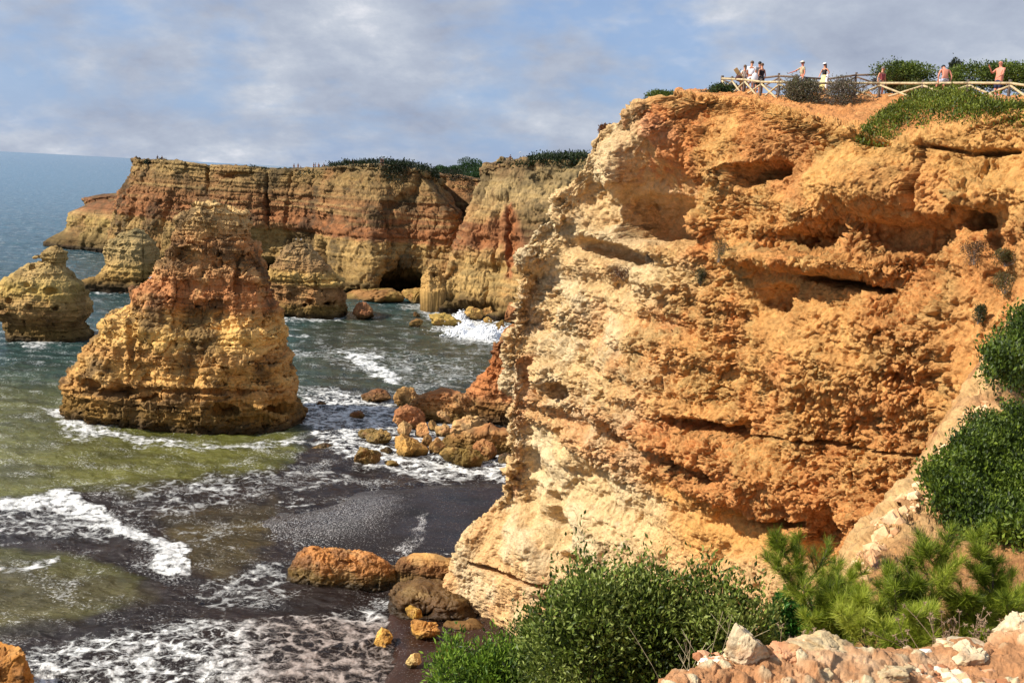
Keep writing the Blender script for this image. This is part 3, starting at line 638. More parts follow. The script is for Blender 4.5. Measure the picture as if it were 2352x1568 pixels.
# ================================================================ sea stacks and boulders
def stack(name,rows_,D,label,cat,strat,seed,mat,n=300,nt_=420,ratio=0.6,relief=0.6,lich=0.4,holes=(),group=None,bedamp=0.8,sq=2.6,nz=1.0,wetz=1.0,twist=0.0):
    rows_=sorted(rows_,key=lambda r:-r[0])           # bottom first
    ys=np.array([r[0] for r in rows_],float); xl=np.array([r[1] for r in rows_],float); xr=np.array([r[2] for r in rows_],float)
    t=np.linspace(0,1,n); yy=np.interp(t,np.linspace(0,1,len(ys)),ys)
    XL=np.interp(t,np.linspace(0,1,len(ys)),xl); XR=np.interp(t,np.linspace(0,1,len(ys)),xr)
    PL=W(XL,yy,D); PR=W(XR,yy,D); c=(PL+PR)/2; rx=(PR[:,0]-PL[:,0])/2
    # extra rows: below water and closing cap
    zc=c[:,2]
    cap=6; k=np.linspace(1,0,cap+1)[1:]
    rx=np.concatenate([[rx[0]*1.02],rx,rx[-1]*np.sqrt(k)*0.98+0.01]); zc=np.concatenate([[min(-3,zc[0]-3)],zc,zc[-1]+rx[-cap-1]*0.25*(1-k)**1.0])
    cx=np.concatenate([[c[0,0]],c[:,0],np.full(cap,c[-1,0])])
    th=np.linspace(0,2*math.pi,nt_,endpoint=False)
    cs,sn=np.cos(th),np.sin(th); r=(np.abs(cs)**sq+np.abs(sn)**sq)**(-1/sq)
    mxr=rx.max(); ry=rx*ratio
    P=np.stack([cx[:,None]+rx[:,None]*r*cs,D+ry[:,None]*r*sn+twist*(zc[:,None]),np.repeat(zc[:,None],nt_,1)],-1)
    P[...,2]+=0.0
    off=seed*7.7
    nrm=gnorm(P,True); 
    if nrm[n//2,0,0]<0: nrm=-nrm; sgn=-1
    else: sgn=1
    x,y=proj(P); s=1/nz
    side=np.abs(sn)[None,:]*0.6+0.4
    fade=sm(0,0.06,np.linspace(0,1,P.shape[0]))[:,None]*0+1
    d=relief*s*(1.0*fbm(P*.11*nz+off,4)*side+0.9*ridge(P*np.array([.16,.16,.07])*nz+off,4)*side)
    bed=fbm(np.stack([P[...,0]*.03*nz+off,P[...,1]*.03*nz,P[...,2]*0.7*nz],-1),4,.6); d+=bedamp*s*1.0*bed
    for (hx,hy,ax,ay,dep) in holes:
        r_=np.abs((x-hx)/ax)**2.4+np.abs((y-hy)/ay)**2.4
        d-=dep*np.exp(-r_**1.5)*(sn<0.2)[None,:]
    P=P+nrm*d[...,None]; nrm=gnorm(P,True)*sgn
    wq=1.0*s*np.stack([fbm(P*.4*nz+off,4,.6),fbm(P*.4*nz+30,4,.6),fbm(P*.4*nz+60,4,.6)],-1)
    F1,F2,R1=wor((P+wq)*np.array([.26,.26,.42])*nz+off,True); G1,G2,R2=wor((P+.5*wq)*np.array([.8,.8,1.2])*nz+off,True)
    a=sm(-.3,.3,fbm(P*.12*nz+off+3,3))
    pit=sm(0.30,0.50,fbm(P*0.8*nz+off+30,4))
    d=relief*s*(.75*(R1-.5)+.32*(R2-.5)-.35*(1-sm(0,.09,F2-F1))*a+.95*fbm(P*.45*nz+off,6,.66)+.22*(.6-G1)*a-0.6*pit-.17)*(1-.6*sm(.90,1.0,np.linspace(0,1,P.shape[0]))[:,None])
    P=P+nrm*d[...,None]; nrm=gnorm(P,True)*sgn
    zz=P[...,2]+1.1*fbm(P*.08*nz+off,3)+.5*fbm(P*.4*nz,3)
    zs=[q[0] for q in strat]; ccs=np.array([lin(q[1]) for q in strat]); col=np.stack([np.interp(zz,zs,ccs[:,i]) for i in range(3)],-1)
    col=mixc(col,lin((212,176,118)),sm(.05,.35,fbm(P*.3*nz+off+9,4))*.4)
    li=sm(.0,.25,fbm(P*.22*nz+off+60,5)+.12*nrm[...,2]); col=mixc(col,lin((88,68,48)),li*lich)
    col=mixc(col,lin((58,46,34)),pit*0.6)
    wet=1-sm(.2*wetz,1.9*wetz,P[...,2]+.8*wetz*fbm(P*.5,2)); col=mixc(col,lin((48,38,22)),wet*.88)
    alg=sm(.5*wetz,2*wetz,P[...,2])*(1-sm(2*wetz,4*wetz,P[...,2]+wetz*fbm(P*.3,2))); col=mixc(col,lin((112,88,34)),alg*.55)
    l_=col.mean(-1,keepdims=True); col=(l_+(col-l_)*.88)*np.array([.96,.91,.76])
    col=col*(1+.12*fbm(P*2*nz,3))[...,None]
    me=mesh_from(name,P,gridfaces(P.shape[0],nt_,True)[:, ::sgn],fixc(col))
    o=addobj(name,me,mat); tag(o,label,cat,group)
    return o
stack('sea_stack',[(484,445,530),(490,430,556),(510,414,566),(540,402,576),(555,396,584),(575,392,588),(590,382,596),(620,366,606),(650,346,614),(690,314,628),(720,286,642),(750,256,648),(780,216,653),(805,197,660),(840,186,666),(870,174,672),(900,164,678),(935,158,690),(965,172,700),(985,180,704)],122,
    'tallest orange and yellow pointed sea stack rising from green water in front','sea stack',
    [(-2,(60,50,30)),(1.5,(150,112,48)),(3,(188,142,74)),(5,(182,134,74)),(6,(212,166,92)),(9,(188,140,80)),(10.5,(230,186,104)),(13.2,(226,180,104)),(14.8,(184,120,72)),(17,(190,126,78)),(19,(172,128,84)),(22,(192,136,86)),(24,(182,146,98)),(27,(222,188,132))],1,MR_mid,n=520,nt_=900,ratio=0.55,relief=1.05,lich=0.8,
    holes=[(518,944,26,10,3.5),(345,914,22,9,2.5),(640,938,24,9,2.5),(212,885,14,14,2),(262,900,30,7,1.5),(430,900,240,4,0.8),(450,735,70,36,1.2),(300,780,6,60,1.2),(545,640,6,50,1.2)],bedamp=1.0)
stack('sea_stack',[(567,112,134),(578,92,152),(590,80,153),(598,94,148),(612,60,150),(630,36,166),(650,14,186),(680,-4,196),(700,-10,205),(714,-12,206),(722,5,196),(738,24,186),(750,22,190),(765,26,208),(785,30,218)],170,
    'top heavy eroded yellow sea stack cut by the left photo edge','sea stack',
    [(-2,(56,46,28)),(1.5,(110,88,44)),(4,(170,128,76)),(7,(164,130,72)),(9,(186,158,82)),(12,(176,150,98)),(16,(180,152,96)),(17.5,(196,150,66)),(19,(150,100,60))],2,MR_mid,n=280,nt_=500,ratio=0.7,relief=0.6,lich=0.45,
    holes=[(72,612,3,3,1),(60,655,9,5,1.2),(115,670,14,6,1.2),(128,708,7,5,1.5),(70,705,6,6,1),(20,690,6,5,1)])
stack('sea_stack',[(527,302,322),(540,275,340),(556,256,354),(580,249,360),(610,249,364),(628,240,366),(642,226,368),(646,197,374),(676,190,384)],240,
    'squat grey yellow sea stack with a dark foot at the base of the far cliff','sea stack',
    [(-2,(50,42,28)),(2,(70,54,34)),(3.5,(176,138,72)),(5,(190,156,84)),(8,(168,144,98)),(12,(170,148,102)),(15,(128,116,84))],3,MR_far,n=180,nt_=320,ratio=0.8,relief=0.7,lich=0.25,wetz=1.6,nz=.7,holes=[(328,600,2,50,1)])
stack('sea_stack',[(550,684,696),(560,667,712),(580,650,724),(600,637,742),(620,621,762),(638,612,780),(644,616,788),(655,617,791),(680,622,791),(705,624,792),(728,624,793)],214,
    'small cone shaped sea stack with a flat banded base, behind the tallest one','sea stack',
    [(-2,(60,50,28)),(2,(120,96,42)),(4,(166,118,72)),(6.5,(160,118,72)),(7.5,(204,168,92)),(9.5,(190,154,84)),(10.5,(170,130,84)),(14,(160,130,92)),(18,(130,112,80))],4,MR_far,n=240,nt_=420,ratio=0.6,relief=0.75,lich=0.4,nz=.9,
    holes=[(752,697,10,4,3),(770,693,4,4,2),(710,693,5,4,2),(665,680,5,6,1.5),(702,700,4,3,2),(700,648,95,3,.8),(725,655,2.5,20,.8)])
stack('rock_outcrop',[(781,1160,1185),(792,1130,1215),(830,1120,1240),(852,1124,1250),(880,1086,1260),(915,1062,1270),(942,1044,1280),(962,1010,1290),(985,960,1300)],129,
    'red and ochre rocky spur coming out from behind the near cliff edge','rock outcrop',
    [(-2,(60,44,28)),(1.5,(150,104,60)),(3.5,(190,120,74)),(6,(180,92,56)),(9,(158,76,48)),(11,(128,84,54))],5,MR_mid,n=220,nt_=360,ratio=0.5,relief=1.0,lich=0.45)
stack('rock_outcrop',[(606,990,1002),(616,980,1010),(632,975,1018),(650,972,1026),(668,968,1040)],232,
    'narrow yellow rock knob beside the left foot of the railed far cliff','rock outcrop',
    [(-2,(60,50,28)),(2,(150,120,66)),(5,(184,146,82)),(10,(176,140,86))],6,MR_far,n=140,nt_=200,ratio=1,relief=.9,lich=.3,bedamp=.3,holes=[(996,629,7,5,2)])
stack('rock_ledge',[(996,1070,1180),(1008,1040,1195),(1024,1012,1210),(1046,1000,1220),(1075,996,1230),(1100,1000,1240)],113,'jagged brown ledge joining the boulder pile to the near cliff foot','rock ledge',[(-2,(40,32,20)),(.5,(110,84,40)),(1.5,(160,116,66)),(3.5,(170,110,66))],14,MR_mid,n=160,nt_=320,ratio=.35,relief=1.0,lich=.6,nz=1.5,wetz=.5)
stack('rock_ledge',[(905,985,1060),(918,955,1085),(935,935,1100),(955,925,1110),(985,920,1120)],127,'low heap of ochre rock under the back of the boulder pile','rock ledge',[(-2,(40,32,20)),(.5,(120,90,46)),(1.5,(176,132,78)),(3.5,(180,120,74))],15,MR_mid,n=140,nt_=280,ratio=.45,relief=1.0,lich=.5,nz=1.5,wetz=.5)
# ---- boulders: (label, x0,x1,ytop,ybase, colour, extra)
def boulder(label,x0,x1,yt,yb,colr,seed,cat='boulder',name='boulder',group=None,res=110,angular=1.0,wet=0.5,flat=1.0,mat=None,zbase=0.0,deep=0.75,dk=0.3,top=None):
    gx=(x1-x0)*.07; x0-=gx; x1+=gx; yt-=(yb-yt)*.10
    xc=(x0+x1)/2; b=S(xc,yb,zbase); D=b[1]
    wd=(x1-x0)/FL*D/2
    D=D+wd*deep*0.7; c=W(xc,yb,D); wd=(x1-x0)/FL*D/2
    ztop=W(xc,yt,D)[2]; h=max(ztop-zbase,0.1*wd)
    n=res; th=np.linspace(0,2*math.pi,2*n,endpoint=False); ph=np.linspace(-math.pi/2,math.pi/2,n)
    T,Ph=np.meshgrid(th,ph); U=np.stack([np.cos(Ph)*np.cos(T),np.cos(Ph)*np.sin(T),np.sin(Ph)],-1)
    rs=np.random.default_rng(seed*31+5)
    r=np.ones(T.shape)
    for _ in range(int(9*angular)+5):            # facet cuts
        nn=rs.normal(size=3); nn/=np.linalg.norm(nn); dd=rs.uniform(0.42,0.82)
        dt=U@nn; r=np.where(dt>0.01,np.minimum(r,dd/np.maximum(dt,0.01)),r)
    r=r/ r.max()
    P=U*r[...,None]
    P[...,:]*=1/np.abs(P).max(axis=(0,1))
    P*=np.array([wd,wd*deep,h*0.62]); P[...,2]+=h*0.38+zbase
    P[...,0]+=c[0]; P[...,1]+=D
    cen=np.array([c[0],D,zbase+h*.4]); s=wd
    dirn=P-cen; dirn/=np.linalg.norm(dirn,axis=-1)[...,None]+1e-9
    off=seed*5.1
    F1,F2,R1=wor(P/s*1.5+off+.5*fbm(P/s*2,3)[...,None],True); G1,G2,R2=wor(P/s*4+off,True)
    d=s*(0.11*fbm(P/s*0.9+off,4)+0.05*ridge(P/s*2.6+off,3)+.14*(R1-.5)+.05*(R2-.5)-.06*(1-sm(0,.1,F2-F1))+.09*fbm(P/s*3+off,5,.68))
    P=P+dirn*d[...,None]
    zl=(P[...,2]-zbase)/h
    col=np.zeros(P.shape)+lin(colr)
    col=mixc(col,lin((214,170,104)),sm(0,.35,fbm(P/s*1.3+off+4,4))*.35)
    col=mixc(col,lin((150,84,50)),sm(.0,.35,fbm(P/s*1.0+off+14,3))*.4)
    col=mixc(col,lin((70,52,34)),sm(.05,.35,fbm(P/s*1.8+off+24,4))*dk*2)
    wl=(1-sm(0.12,0.12+wet*0.7,zl+.25*fbm(P/s*2+off,3))); col=mixc(col,lin((84,66,22)),wl*.75)
    col=mixc(col,lin((36,28,18)),(1-sm(0.02,0.2,zl+.12*fbm(P/s*3+off,3)))*.85)
    if top: col=mixc(col,lin(top),sm(.5,.75,zl+.2*fbm(P/s*2,3))*.8)
    me=mesh_from(name,P,gridfaces(n,2*n,True),fixc(col))
    o=addobj(name,me,mat or MR_bl); tag(o,label,cat,group); return o
MR_bl=rock_mat('boulder rock',3.4,rough=0.75,bump=0.8,var=0.3,dist=0.12)
MR_bw=rock_mat('wet boulder rock',5.0,rough=0.42,bump=0.9,var=0.35,dist=0.10)
OC=(176,134,80); OL=(124,100,46); BR=(120,78,44); PA=(186,150,102); RD=(160,102,68)
def cb(q): return (673.75+q[0]*.2734,673.75+q[1]*.2734,735+q[2]*.2734,735+q[3]*.2734)
gB='boulders at the foot of the red spur'
LB=[((550,800,592,700),BR,'sloping brown wet boulder alone in foam, left of the boulder pile',1.2),
((845,1075,588,757),OC,'large ochre boulder at the far left corner of the pile',.5),
((985,1255,660,832),OC,'broad ochre boulder just right of the far corner boulder',.3),
((858,1105,737,930),RD,'red faced boulder on the left edge of the pile',.4),
((1255,1378,640,742),(128,80,52),'dark brown squarish boulder at the back of the pile',.2),
((1185,1385,745,875),PA,'lumpy pale boulder in the middle of the pile',.2),
((878,1005,860,990),PA,'pale upright boulder in front of the red faced one',.5),
((1028,1152,872,990),(196,142,90),'small round peach boulder in a front gap of the pile',.4),
((1213,1342,862,990),PA,'pale rounded boulder left of the cracked block',.3),
((1335,1618,835,1025),PA,'biggest pale block split by a crack, right of the pile',.25),
((1372,1545,650,840),PA,'tall pale block leaning on the red spur',.2),
((508,770,910,1005),OL,'olive wet slab on the left in foam, leaning on a twin',1.2),
((588,822,935,1058),OL,'olive wet boulder overlapping the left slab in foam',1.2),
((484,604,765,828),BR,'small brown cone shaped rock standing in foam left of the pile',1.2),
((200,276,680,727),(54,44,36),'tiny black rock breaking the foam near the tallest stack',1.2),
((822,1118,985,1170),(190,146,76),'rugged yellow boulder standing at the front of the pile',.5),
((1058,1158,975,1078),(140,104,56),'small brown boulder just behind the rugged yellow one',.7),
((1138,1278,985,1142),OC,'jagged ochre boulder between the two front boulders',.6),
((1238,1565,1075,1245),OL,'wide olive green boulder with dark top at the water front',.9),
((1512,1695,985,1195),(160,110,66),'brown block behind the wide olive boulder',.5),
((515,735,1075,1228),OL,'sharp pointed dark olive rock nearest in the water',1.2),
((690,758,1125,1168),(80,62,36),'small dark rock tucked behind the sharp pointed one',1.3),
((768,895,1185,1232),OL,'low flat rock awash in foam right of the sharp one',1.3),
((740,845,1070,1118),(70,56,34),'low dark rock left of the rugged yellow boulder',1.3),
((165,345,1040,1090),(76,60,36),'submerged brown rock awash near the tallest stack foot',1.3),
((1690,1830,1030,1112),(150,106,68),'brown slab against the near cliff edge by the water',.4),
((1180,1255,885,975),(168,134,84),'narrow boulder wedged left of the pale rounded one',.3),
((1265,1430,970,1082),(150,108,66),'broken brown rubble block below the cracked block',.4),
((1130,1198,850,932),(176,138,84),'little ochre rock between the peach and pale ones',.2),
((1720,1850,1120,1225),(70,52,32),'dark wet rock at the waterline below the brown slab',1.2)]
for i,(q,c,l,wt) in enumerate(LB):
    x0,x1,yt,yb=cb(q); boulder(l,x0,x1,yt,yb,c,i+1,wet=min(wt,1.25),group=gB,mat=MR_bw if wt>1 else MR_bl,res=90)
def cm(q): return (588+q[0]*.3333,588+q[1]*.3333,330.75+q[2]*.3333,330.75+q[3]*.3333)
gM='rocks in the far channel'
LM=[((670,826,1095,1212),RD,'red topped boulder alone in the channel beside the cone stack',.5),
((1060,1150,1195,1262),(120,92,44),'small olive rock with water running off, in the channel',.8),
((1078,1126,1160,1190),(100,78,42),'tiny rock just behind the small olive channel rock',.8),
((1195,1396,1185,1266),(164,136,66),'flat topped yellow rock with water pouring off it',.4),
((600,990,990,1088),(130,104,48),'long flat ledge at the foot of the far cliff by the cave',.5),
((1018,1245,992,1102),(150,118,58),'smooth yellow ledge right of the cave mouth',.5),
((1440,1575,1130,1215),(182,146,78),'yellow boulder left of the red block behind the splash',.3),
((1560,1645,1105,1205),(176,136,74),'upright ochre boulder squeezed beside the red block',.3),
((1610,1745,1055,1190),RD,'red angular block on top behind the splash',.2),
((1700,1800,1090,1250),(160,100,62),'brown red block touching the near cliff edge above the splash',.2),
((1632,1730,1215,1305),(130,104,46),'olive boulder at the right of the splash',.6),
((1668,1800,1255,1400),(168,112,66),'ochre slab lowest beside the near cliff and splash',.4),
((1568,1632,1195,1248),(176,140,72),'small yellow rock just above the splash',.4),
((1410,1452,1160,1192),(160,122,66),'smallest pebble like rock left of the yellow boulder',.4)]
for i,(q,c,l,wt) in enumerate(LM):
    x0,x1,yt,yb=cm(q); boulder(l,x0,x1,yt,yb,c,i+50,wet=wt,group=gM,res=80,dk=.25)
# rocks on the beach below
stack('boulder',[(1257,700,735),(1263,688,790),(1270,684,850),(1282,680,880),(1302,672,906),(1330,661,915),(1360,657,918),(1375,660,915),(1400,662,912)],73.6,'largest dark brown wet boulder with orange ridge on the beach below','boulder',[(-2,(50,36,22)),(.5,(110,84,34)),(1.3,(170,106,44)),(2.6,(204,130,56)),(3.6,(150,92,46))],101,MR_bw,n=240,nt_=460,ratio=.38,relief=.75,lich=.5,bedamp=.15,nz=2.4,wetz=.35,sq=2.3)
stack('boulder',[(1281,935,1030),(1287,915,1058),(1303,902,1070),(1335,900,1076),(1370,905,1078),(1400,912,1080)],74,'smooth topped yellow boulder between the largest one and the cliff','boulder',[(-2,(50,36,22)),(.6,(110,74,34)),(1.5,(150,100,52)),(2.3,(224,172,96)),(3.6,(232,188,112))],102,MR_bl,n=200,nt_=380,ratio=.42,relief=.6,lich=.4,bedamp=.15,nz=2.4,wetz=.3,sq=2.3)
stack('rock_shelf',[(1350,930,1000),(1362,905,1075),(1400,895,1100),(1440,930,1120),(1480,960,1130)],69,
    'dark brown hollowed rock shelf under the yellow boulder at the cliff foot','rock shelf',[(-2,(60,44,30)),(.8,(92,60,38)),(2,(120,78,48)),(4,(110,72,46))],12,MR_bw,n=160,nt_=300,ratio=.8,relief=.7,lich=.3,nz=1.6,holes=[(965,1400,30,14,1.6),(1010,1440,40,16,1.8)])
stack('rock_shelf',[(1436,1030,1110),(1452,1010,1140),(1480,1000,1170),(1520,975,1200),(1570,940,1240),(1620,930,1260)],66,'low brown rock slope between the cliff foot and the lime green shrub','rock shelf',[(-2,(60,44,30)),(.5,(96,64,40)),(1.5,(142,94,58)),(3,(128,84,54))],13,MR_bl,n=160,nt_=300,ratio=.5,relief=.7,lich=.3,nz=1.8,wetz=.3)
boulder('small yellow mossy stone set in the dark rock shelf',932,972,1394,1424,(176,136,54),103,wet=.1,res=80,zbase=.9)
boulder('yellow crescent stone at the water edge of the dark shelf',942,1015,1426,1472,(190,140,62),104,wet=.3,res=90,zbase=.3)
boulder('pitted yellow honeycomb rock alone in brown foam',851,900,1449,1490,(206,158,74),105,wet=.15,res=110,dk=.45)
boulder('pale angular rock lying on the brown beach near the bushes',932,970,1501,1533,(228,198,132),106,wet=.05,res=80,dk=.1,zbase=.5)
boulder('ochre pitted rock half hidden by the lime green shrub',994,1040,1486,1514,(184,128,66),107,wet=.1,res=80,dk=.4,zbase=.8)
boulder('orange brown boulder cut by the bottom left photo corner',-70,70,1470,1620,(176,114,44),108,wet=.2,res=160,dk=.4)
# ================================================================ HILLSIDE AND GROUND UNDER THE CAMERA
def build_hill():
    crest=[(1560,1700,9),(1760,1560,9.5),(1900,1420,10.5),(1975,1250,12),(2050,1172,13),(2130,1092,14.5),(2200,995,17),(2262,895,20),(2330,765,25),(2420,665,30),(2560,560,36)]
    ra=[(1500,1900,7),(1700,1700,7.3),(1880,1520,8),(1990,1400,8.8),(2080,1350,9.5),(2170,1290,10.5),(2260,1220,12),(2340,1150,14),(2430,1050,17),(2540,950,20),(2700,820,24)]
    rb=[(1450,2200,5.6),(1650,1900,5.6),(1850,1720,5.8),(1990,1640,6),(2100,1600,6.2),(2200,1560,6.6),(2310,1500,7.2),(2420,1420,8),(2550,1300,9),(2700,1180,10.5),(2900,1020,13)]
    rc=[(1400,2600,4.6),(1620,2200,4.4),(1850,1850,4.3),(2000,1750,4.3),(2120,1700,4.4),(2230,1650,4.5),(2350,1600,4.8),(2480,1520,5.2),(2640,1420,5.8),(2820,1300,6.5),(3050,1150,8)]
    R=[]
    for row in (rc,rb,ra,crest):
        p=np.array([W(*q) for q in row]); l=p[0]+np.array([-2.5,-.5,-2.5]); l2=p[0]+np.array([-6,-1,-8]); R.append(np.concatenate([[l2,l],p]))
    b=R[-1]; R+= [b+np.array([-.6,1.3,-2.2]),b+np.array([-1.6,2.6,-8]),b+np.array([-3,3.5,-20]),b+np.array([-5,5,-34])]
    P=crom(crom(np.array(R),430,0),520,1)
    n=gnorm(P); n*=np.sign(n[100,300,2]); s_=1 if gnorm(P)[100,300,2]>0 else -1
    rk=sm(-.1,.25,fbm(P*.8+3,3)); edge=np.exp(-((np.arange(430)[:,None]/429*7-3.0)/0.45)**2)
    F1,F2,R1=wor(P*2.6+.3*fbm(P*2,3)[...,None],True)
    d=.25*fbm(P*.5,4)+.12*fbm(P*2,5,.65)+(.28*(R1-.3)*edge+.10*(.6-F1)*(rk+edge))
    P=P+n*d[...,None]; n=gnorm(P)*s_; d=.05*fbm(P*7,4,.65); P=P+n*d[...,None]
    col=np.zeros(P.shape)+lin((186,136,84)); col=mixc(col,lin((216,178,124)),np.clip(edge*.9+.5*sm(.05,.3,fbm(P*1.3,4)),0,1)*.8); col=mixc(col,lin((148,92,60)),sm(.05,.4,fbm(P*.6+9,4))*.6)
    me=mesh_from('hillside',P,gridfaces(430,520)[:, ::s_],fixc(col))
    o=addobj('hillside',me,rock_mat('dry reddish soil',16,bump=.95,var=.45,dist=.06)); tag(o,'dry reddish slope falling away under the green bushes on the right','hillside',kind='structure')
    return P
HILL=build_hill()
GZ=30.25
def build_ground():
    xs=[1380,1480,1560,1640,1740,1820,1900,2010,2110,2200,2280,2360,2500,2800]
    cy=[1720,1640,1568,1532,1514,1502,1503,1507,1499,1492,1484,1445,1390,1300]
    R=[]
    for k,yy in enumerate((5200,2600,1950,1740,1620)):
        R.append([S(x if yy<3000 else 1176+(x-1176)*1.5,max(yy,c+20*(5-k)),GZ) for x,c in zip(xs,cy)])
    cr=np.array([S(x,c,GZ+.02+max(0,(x-2260))*.0006) for x,c in zip(xs,cy)]); R.append(cr)
    R+= [cr+np.array([0,.12,-.15]),cr+np.array([0,.3,-.9]),cr+np.array([0,.5,-2.4])]
    A=np.array(R); A=np.concatenate([A[:,:1]+np.array([-.5,-.1,-1.8]),A],1)
    P=crom(crom(A,330,0),560,1)
    n=gnorm(P); s_=1 if n[100,300,2]>0 else -1; n*=s_
    F1,F2,R1=wor(P*9,True)
    G1,G2,R2=wor(P*24,True); T1,T2,R3=wor(P*14+5,True); st_=(R3>.55)*sm(.45,.25,T1); d=.012*st_+.05*fbm(P*2.2,4)+.035*fbm(P*9,5,.7)+.045*(R1-.3)*sm(-.1,.2,fbm(P*2.5+4,3))+.014*(R2-.3)
    P=P+n*d[...,None]
    col=np.zeros(P.shape)+lin((184,132,90)); col=mixc(col,lin((222,188,152)),sm(0,.35,fbm(P*3,4))*.7); col=mixc(col,lin((160,100,66)),sm(.05,.4,fbm(P*1.4+9,4))*.5)
    col=mixc(col,lin((214,196,162)),st_*(.5+.5*(R3>.75)))
    me=mesh_from('ground',P,gridfaces(330,560)[:, ::s_],fixc(col))
    o=addobj('ground',me,rock_mat('stony soil',42,bump=.9,var=.32,dist=.018)); tag(o,'stony reddish ledge at the bottom right in front of the bushes','ground',kind='structure')
    return P
GROUND=build_ground()
MR_st=rock_mat('pale ledge stone',38,rough=.9,bump=.8,var=.25,dist=.012)
SW=(208,190,160); SP=(198,156,124); SG=(188,168,134)
for i,(x0,x1,yt,yb,c,l) in enumerate([(1666,1747,1457,1549,SW,'upright pale pointed stone at the left of the ledge'),(1752,1843,1492,1551,(196,146,110),'pinkish brown stone right of the upright one'),
 (1816,1955,1477,1531,SG,'broad grey topped stone behind the pinkish brown one'),(1955,2003,1503,1531,(220,158,136),'small pink stone right of the broad grey one'),(1631,1669,1517,1543,(236,228,214),'small white lump left of the upright stone'),
 (1615,1706,1540,1572,SP,'flat low stone in front of the upright stone, at the photo edge'),(1862,1909,1544,1580,SG,'grey stone at the bottom edge below the broad one'),(1987,2090,1537,1586,SG,'large rounded tan stone at the bottom edge'),
 (1939,1992,1529,1558,SG,'small tan stone behind the large rounded bottom one'),(1906,1990,1552,1586,SW,'low pale stone left of the large rounded bottom one'),(2137,2258,1477,1514,SW,'long flat pale slab under the right hand pine'),
 (2176,2270,1491,1540,SW,'pale block in front of the long flat slab'),(2100,2123,1541,1560,(150,100,70),'small brown stone right of the rounded tan one'),(2292,2375,1416,1484,SW,'pale boulder cut by the right photo edge'),
 (2036,2102,1534,1558,SG,'low greyish stone just behind the small brown one'),(2266,2292,1500,1518,(240,232,222),'white chip of stone right of the pale block')]):
    gg=(x1-x0)*.10; boulder(l,x0-gg,x1+gg,yt-(yb-yt)*.16,yb,c,i+200,cat='stone',name='stone',group='stones on the near ledge',res=70,angular=.9,wet=.02,mat=MR_st,zbase=GZ-.01,deep=.8,dk=.12)
# ---------------------------------------------------------------- foliage tools
def leaf_mat(name,rough=.5,tr=.3):
    m,nt,b=newmat(name); at=N(nt,'ShaderNodeAttribute',attribute_name='Col'); nt.links.new(at.outputs[0],b.inputs['Base Color'])
    b.inputs['Roughness'].default_value=rough; b.inputs['Specular IOR Level'].default_value=.35
    t=N(nt,'ShaderNodeBsdfTranslucent'); nt.links.new(at.outputs[0],t.inputs[0]); mx=N(nt,'ShaderNodeMixShader'); mx.inputs[0].default_value=tr
    o=nt.nodes['Material Output']; nt.links.new(b.outputs[0],mx.inputs[1]); nt.links.new(t.outputs[0],mx.inputs[2]); nt.links.new(mx.outputs[0],o.inputs[0]); return m
ML=leaf_mat('foliage'); MB_,_nt,_b=newmat('bark'); _b.inputs['Base Color'].default_value=(.10,.07,.05,1); _b.inputs['Roughness'].default_value=.9
MBg,_nt,_b=newmat('grey twigs'); _b.inputs['Base Color'].default_value=(.20,.17,.15,1); _b.inputs['Roughness'].default_value=.9
def unit(v): return v/(np.linalg.norm(v,axis=-1,keepdims=True)+1e-9)
def leafV(P,Nn,size,asp,cols,rs,upb=.3,rand=.7):
    n=len(P); a=unit(Nn*.7+rs.normal(size=(n,3))*rand+np.array([0,0,upb])); s=unit(np.cross(a,rs.normal(size=(n,3)))); f=np.cross(a,s)
    L=size[:,None]; w_=L*asp*.5
    V=np.stack([P,P+a*L*.45+s*w_+f*L*.08,P+a*L,P+a*L*.45-s*w_+f*L*.08],1)
    c=np.repeat(cols[:,None,:],4,1); F=np.arange(n*4).reshape(n,4); return V.reshape(-1,3),F,c.reshape(-1,3)
def palette(pal,n,rs,clump=None):
    pal=np.array([lin(p) for p in pal]); k=rs.random(n)
    if clump is not None: k=np.clip(clump+rs.normal(size=n)*.28,0,.999)
    i=k*(len(pal)-1); j=i.astype(int); f=(i-j)[:,None]; c=pal[j]*(1-f)+pal[np.minimum(j+1,len(pal)-1)]*f
    return c*rs.uniform(.8,1.25,(n,1))
def tubes(segs,name,mat,parent,k=5):
    V=[];F=[]
    for (p,q,r0,r1) in segs:
        p=np.array(p,float);q=np.array(q,float); a=q-p; L=np.linalg.norm(a)
        if L<1e-6: continue
        a/=L; u=np.cross(a,[0,0,1.0] if abs(a[2])<.9 else [1.0,0,0]); u/=np.linalg.norm(u); v=np.cross(a,u); b=len(V)
        for t,r in ((p,r0),(q,r1)):
            for i in range(k): an=2*math.pi*i/k; V.append(t+(u*math.cos(an)+v*math.sin(an))*r)
        for i in range(k): F.append((b+i,b+(i+1)%k,b+k+(i+1)%k,b+k+i))
    me=mesh_from(name,np.array(V),np.array(F)); return addobj(name,me,mat,parent)
GRN=[(36,50,14),(58,76,22),(82,100,32),(112,126,50)]
DGR=[(26,38,18),(40,56,26),(56,72,32)]
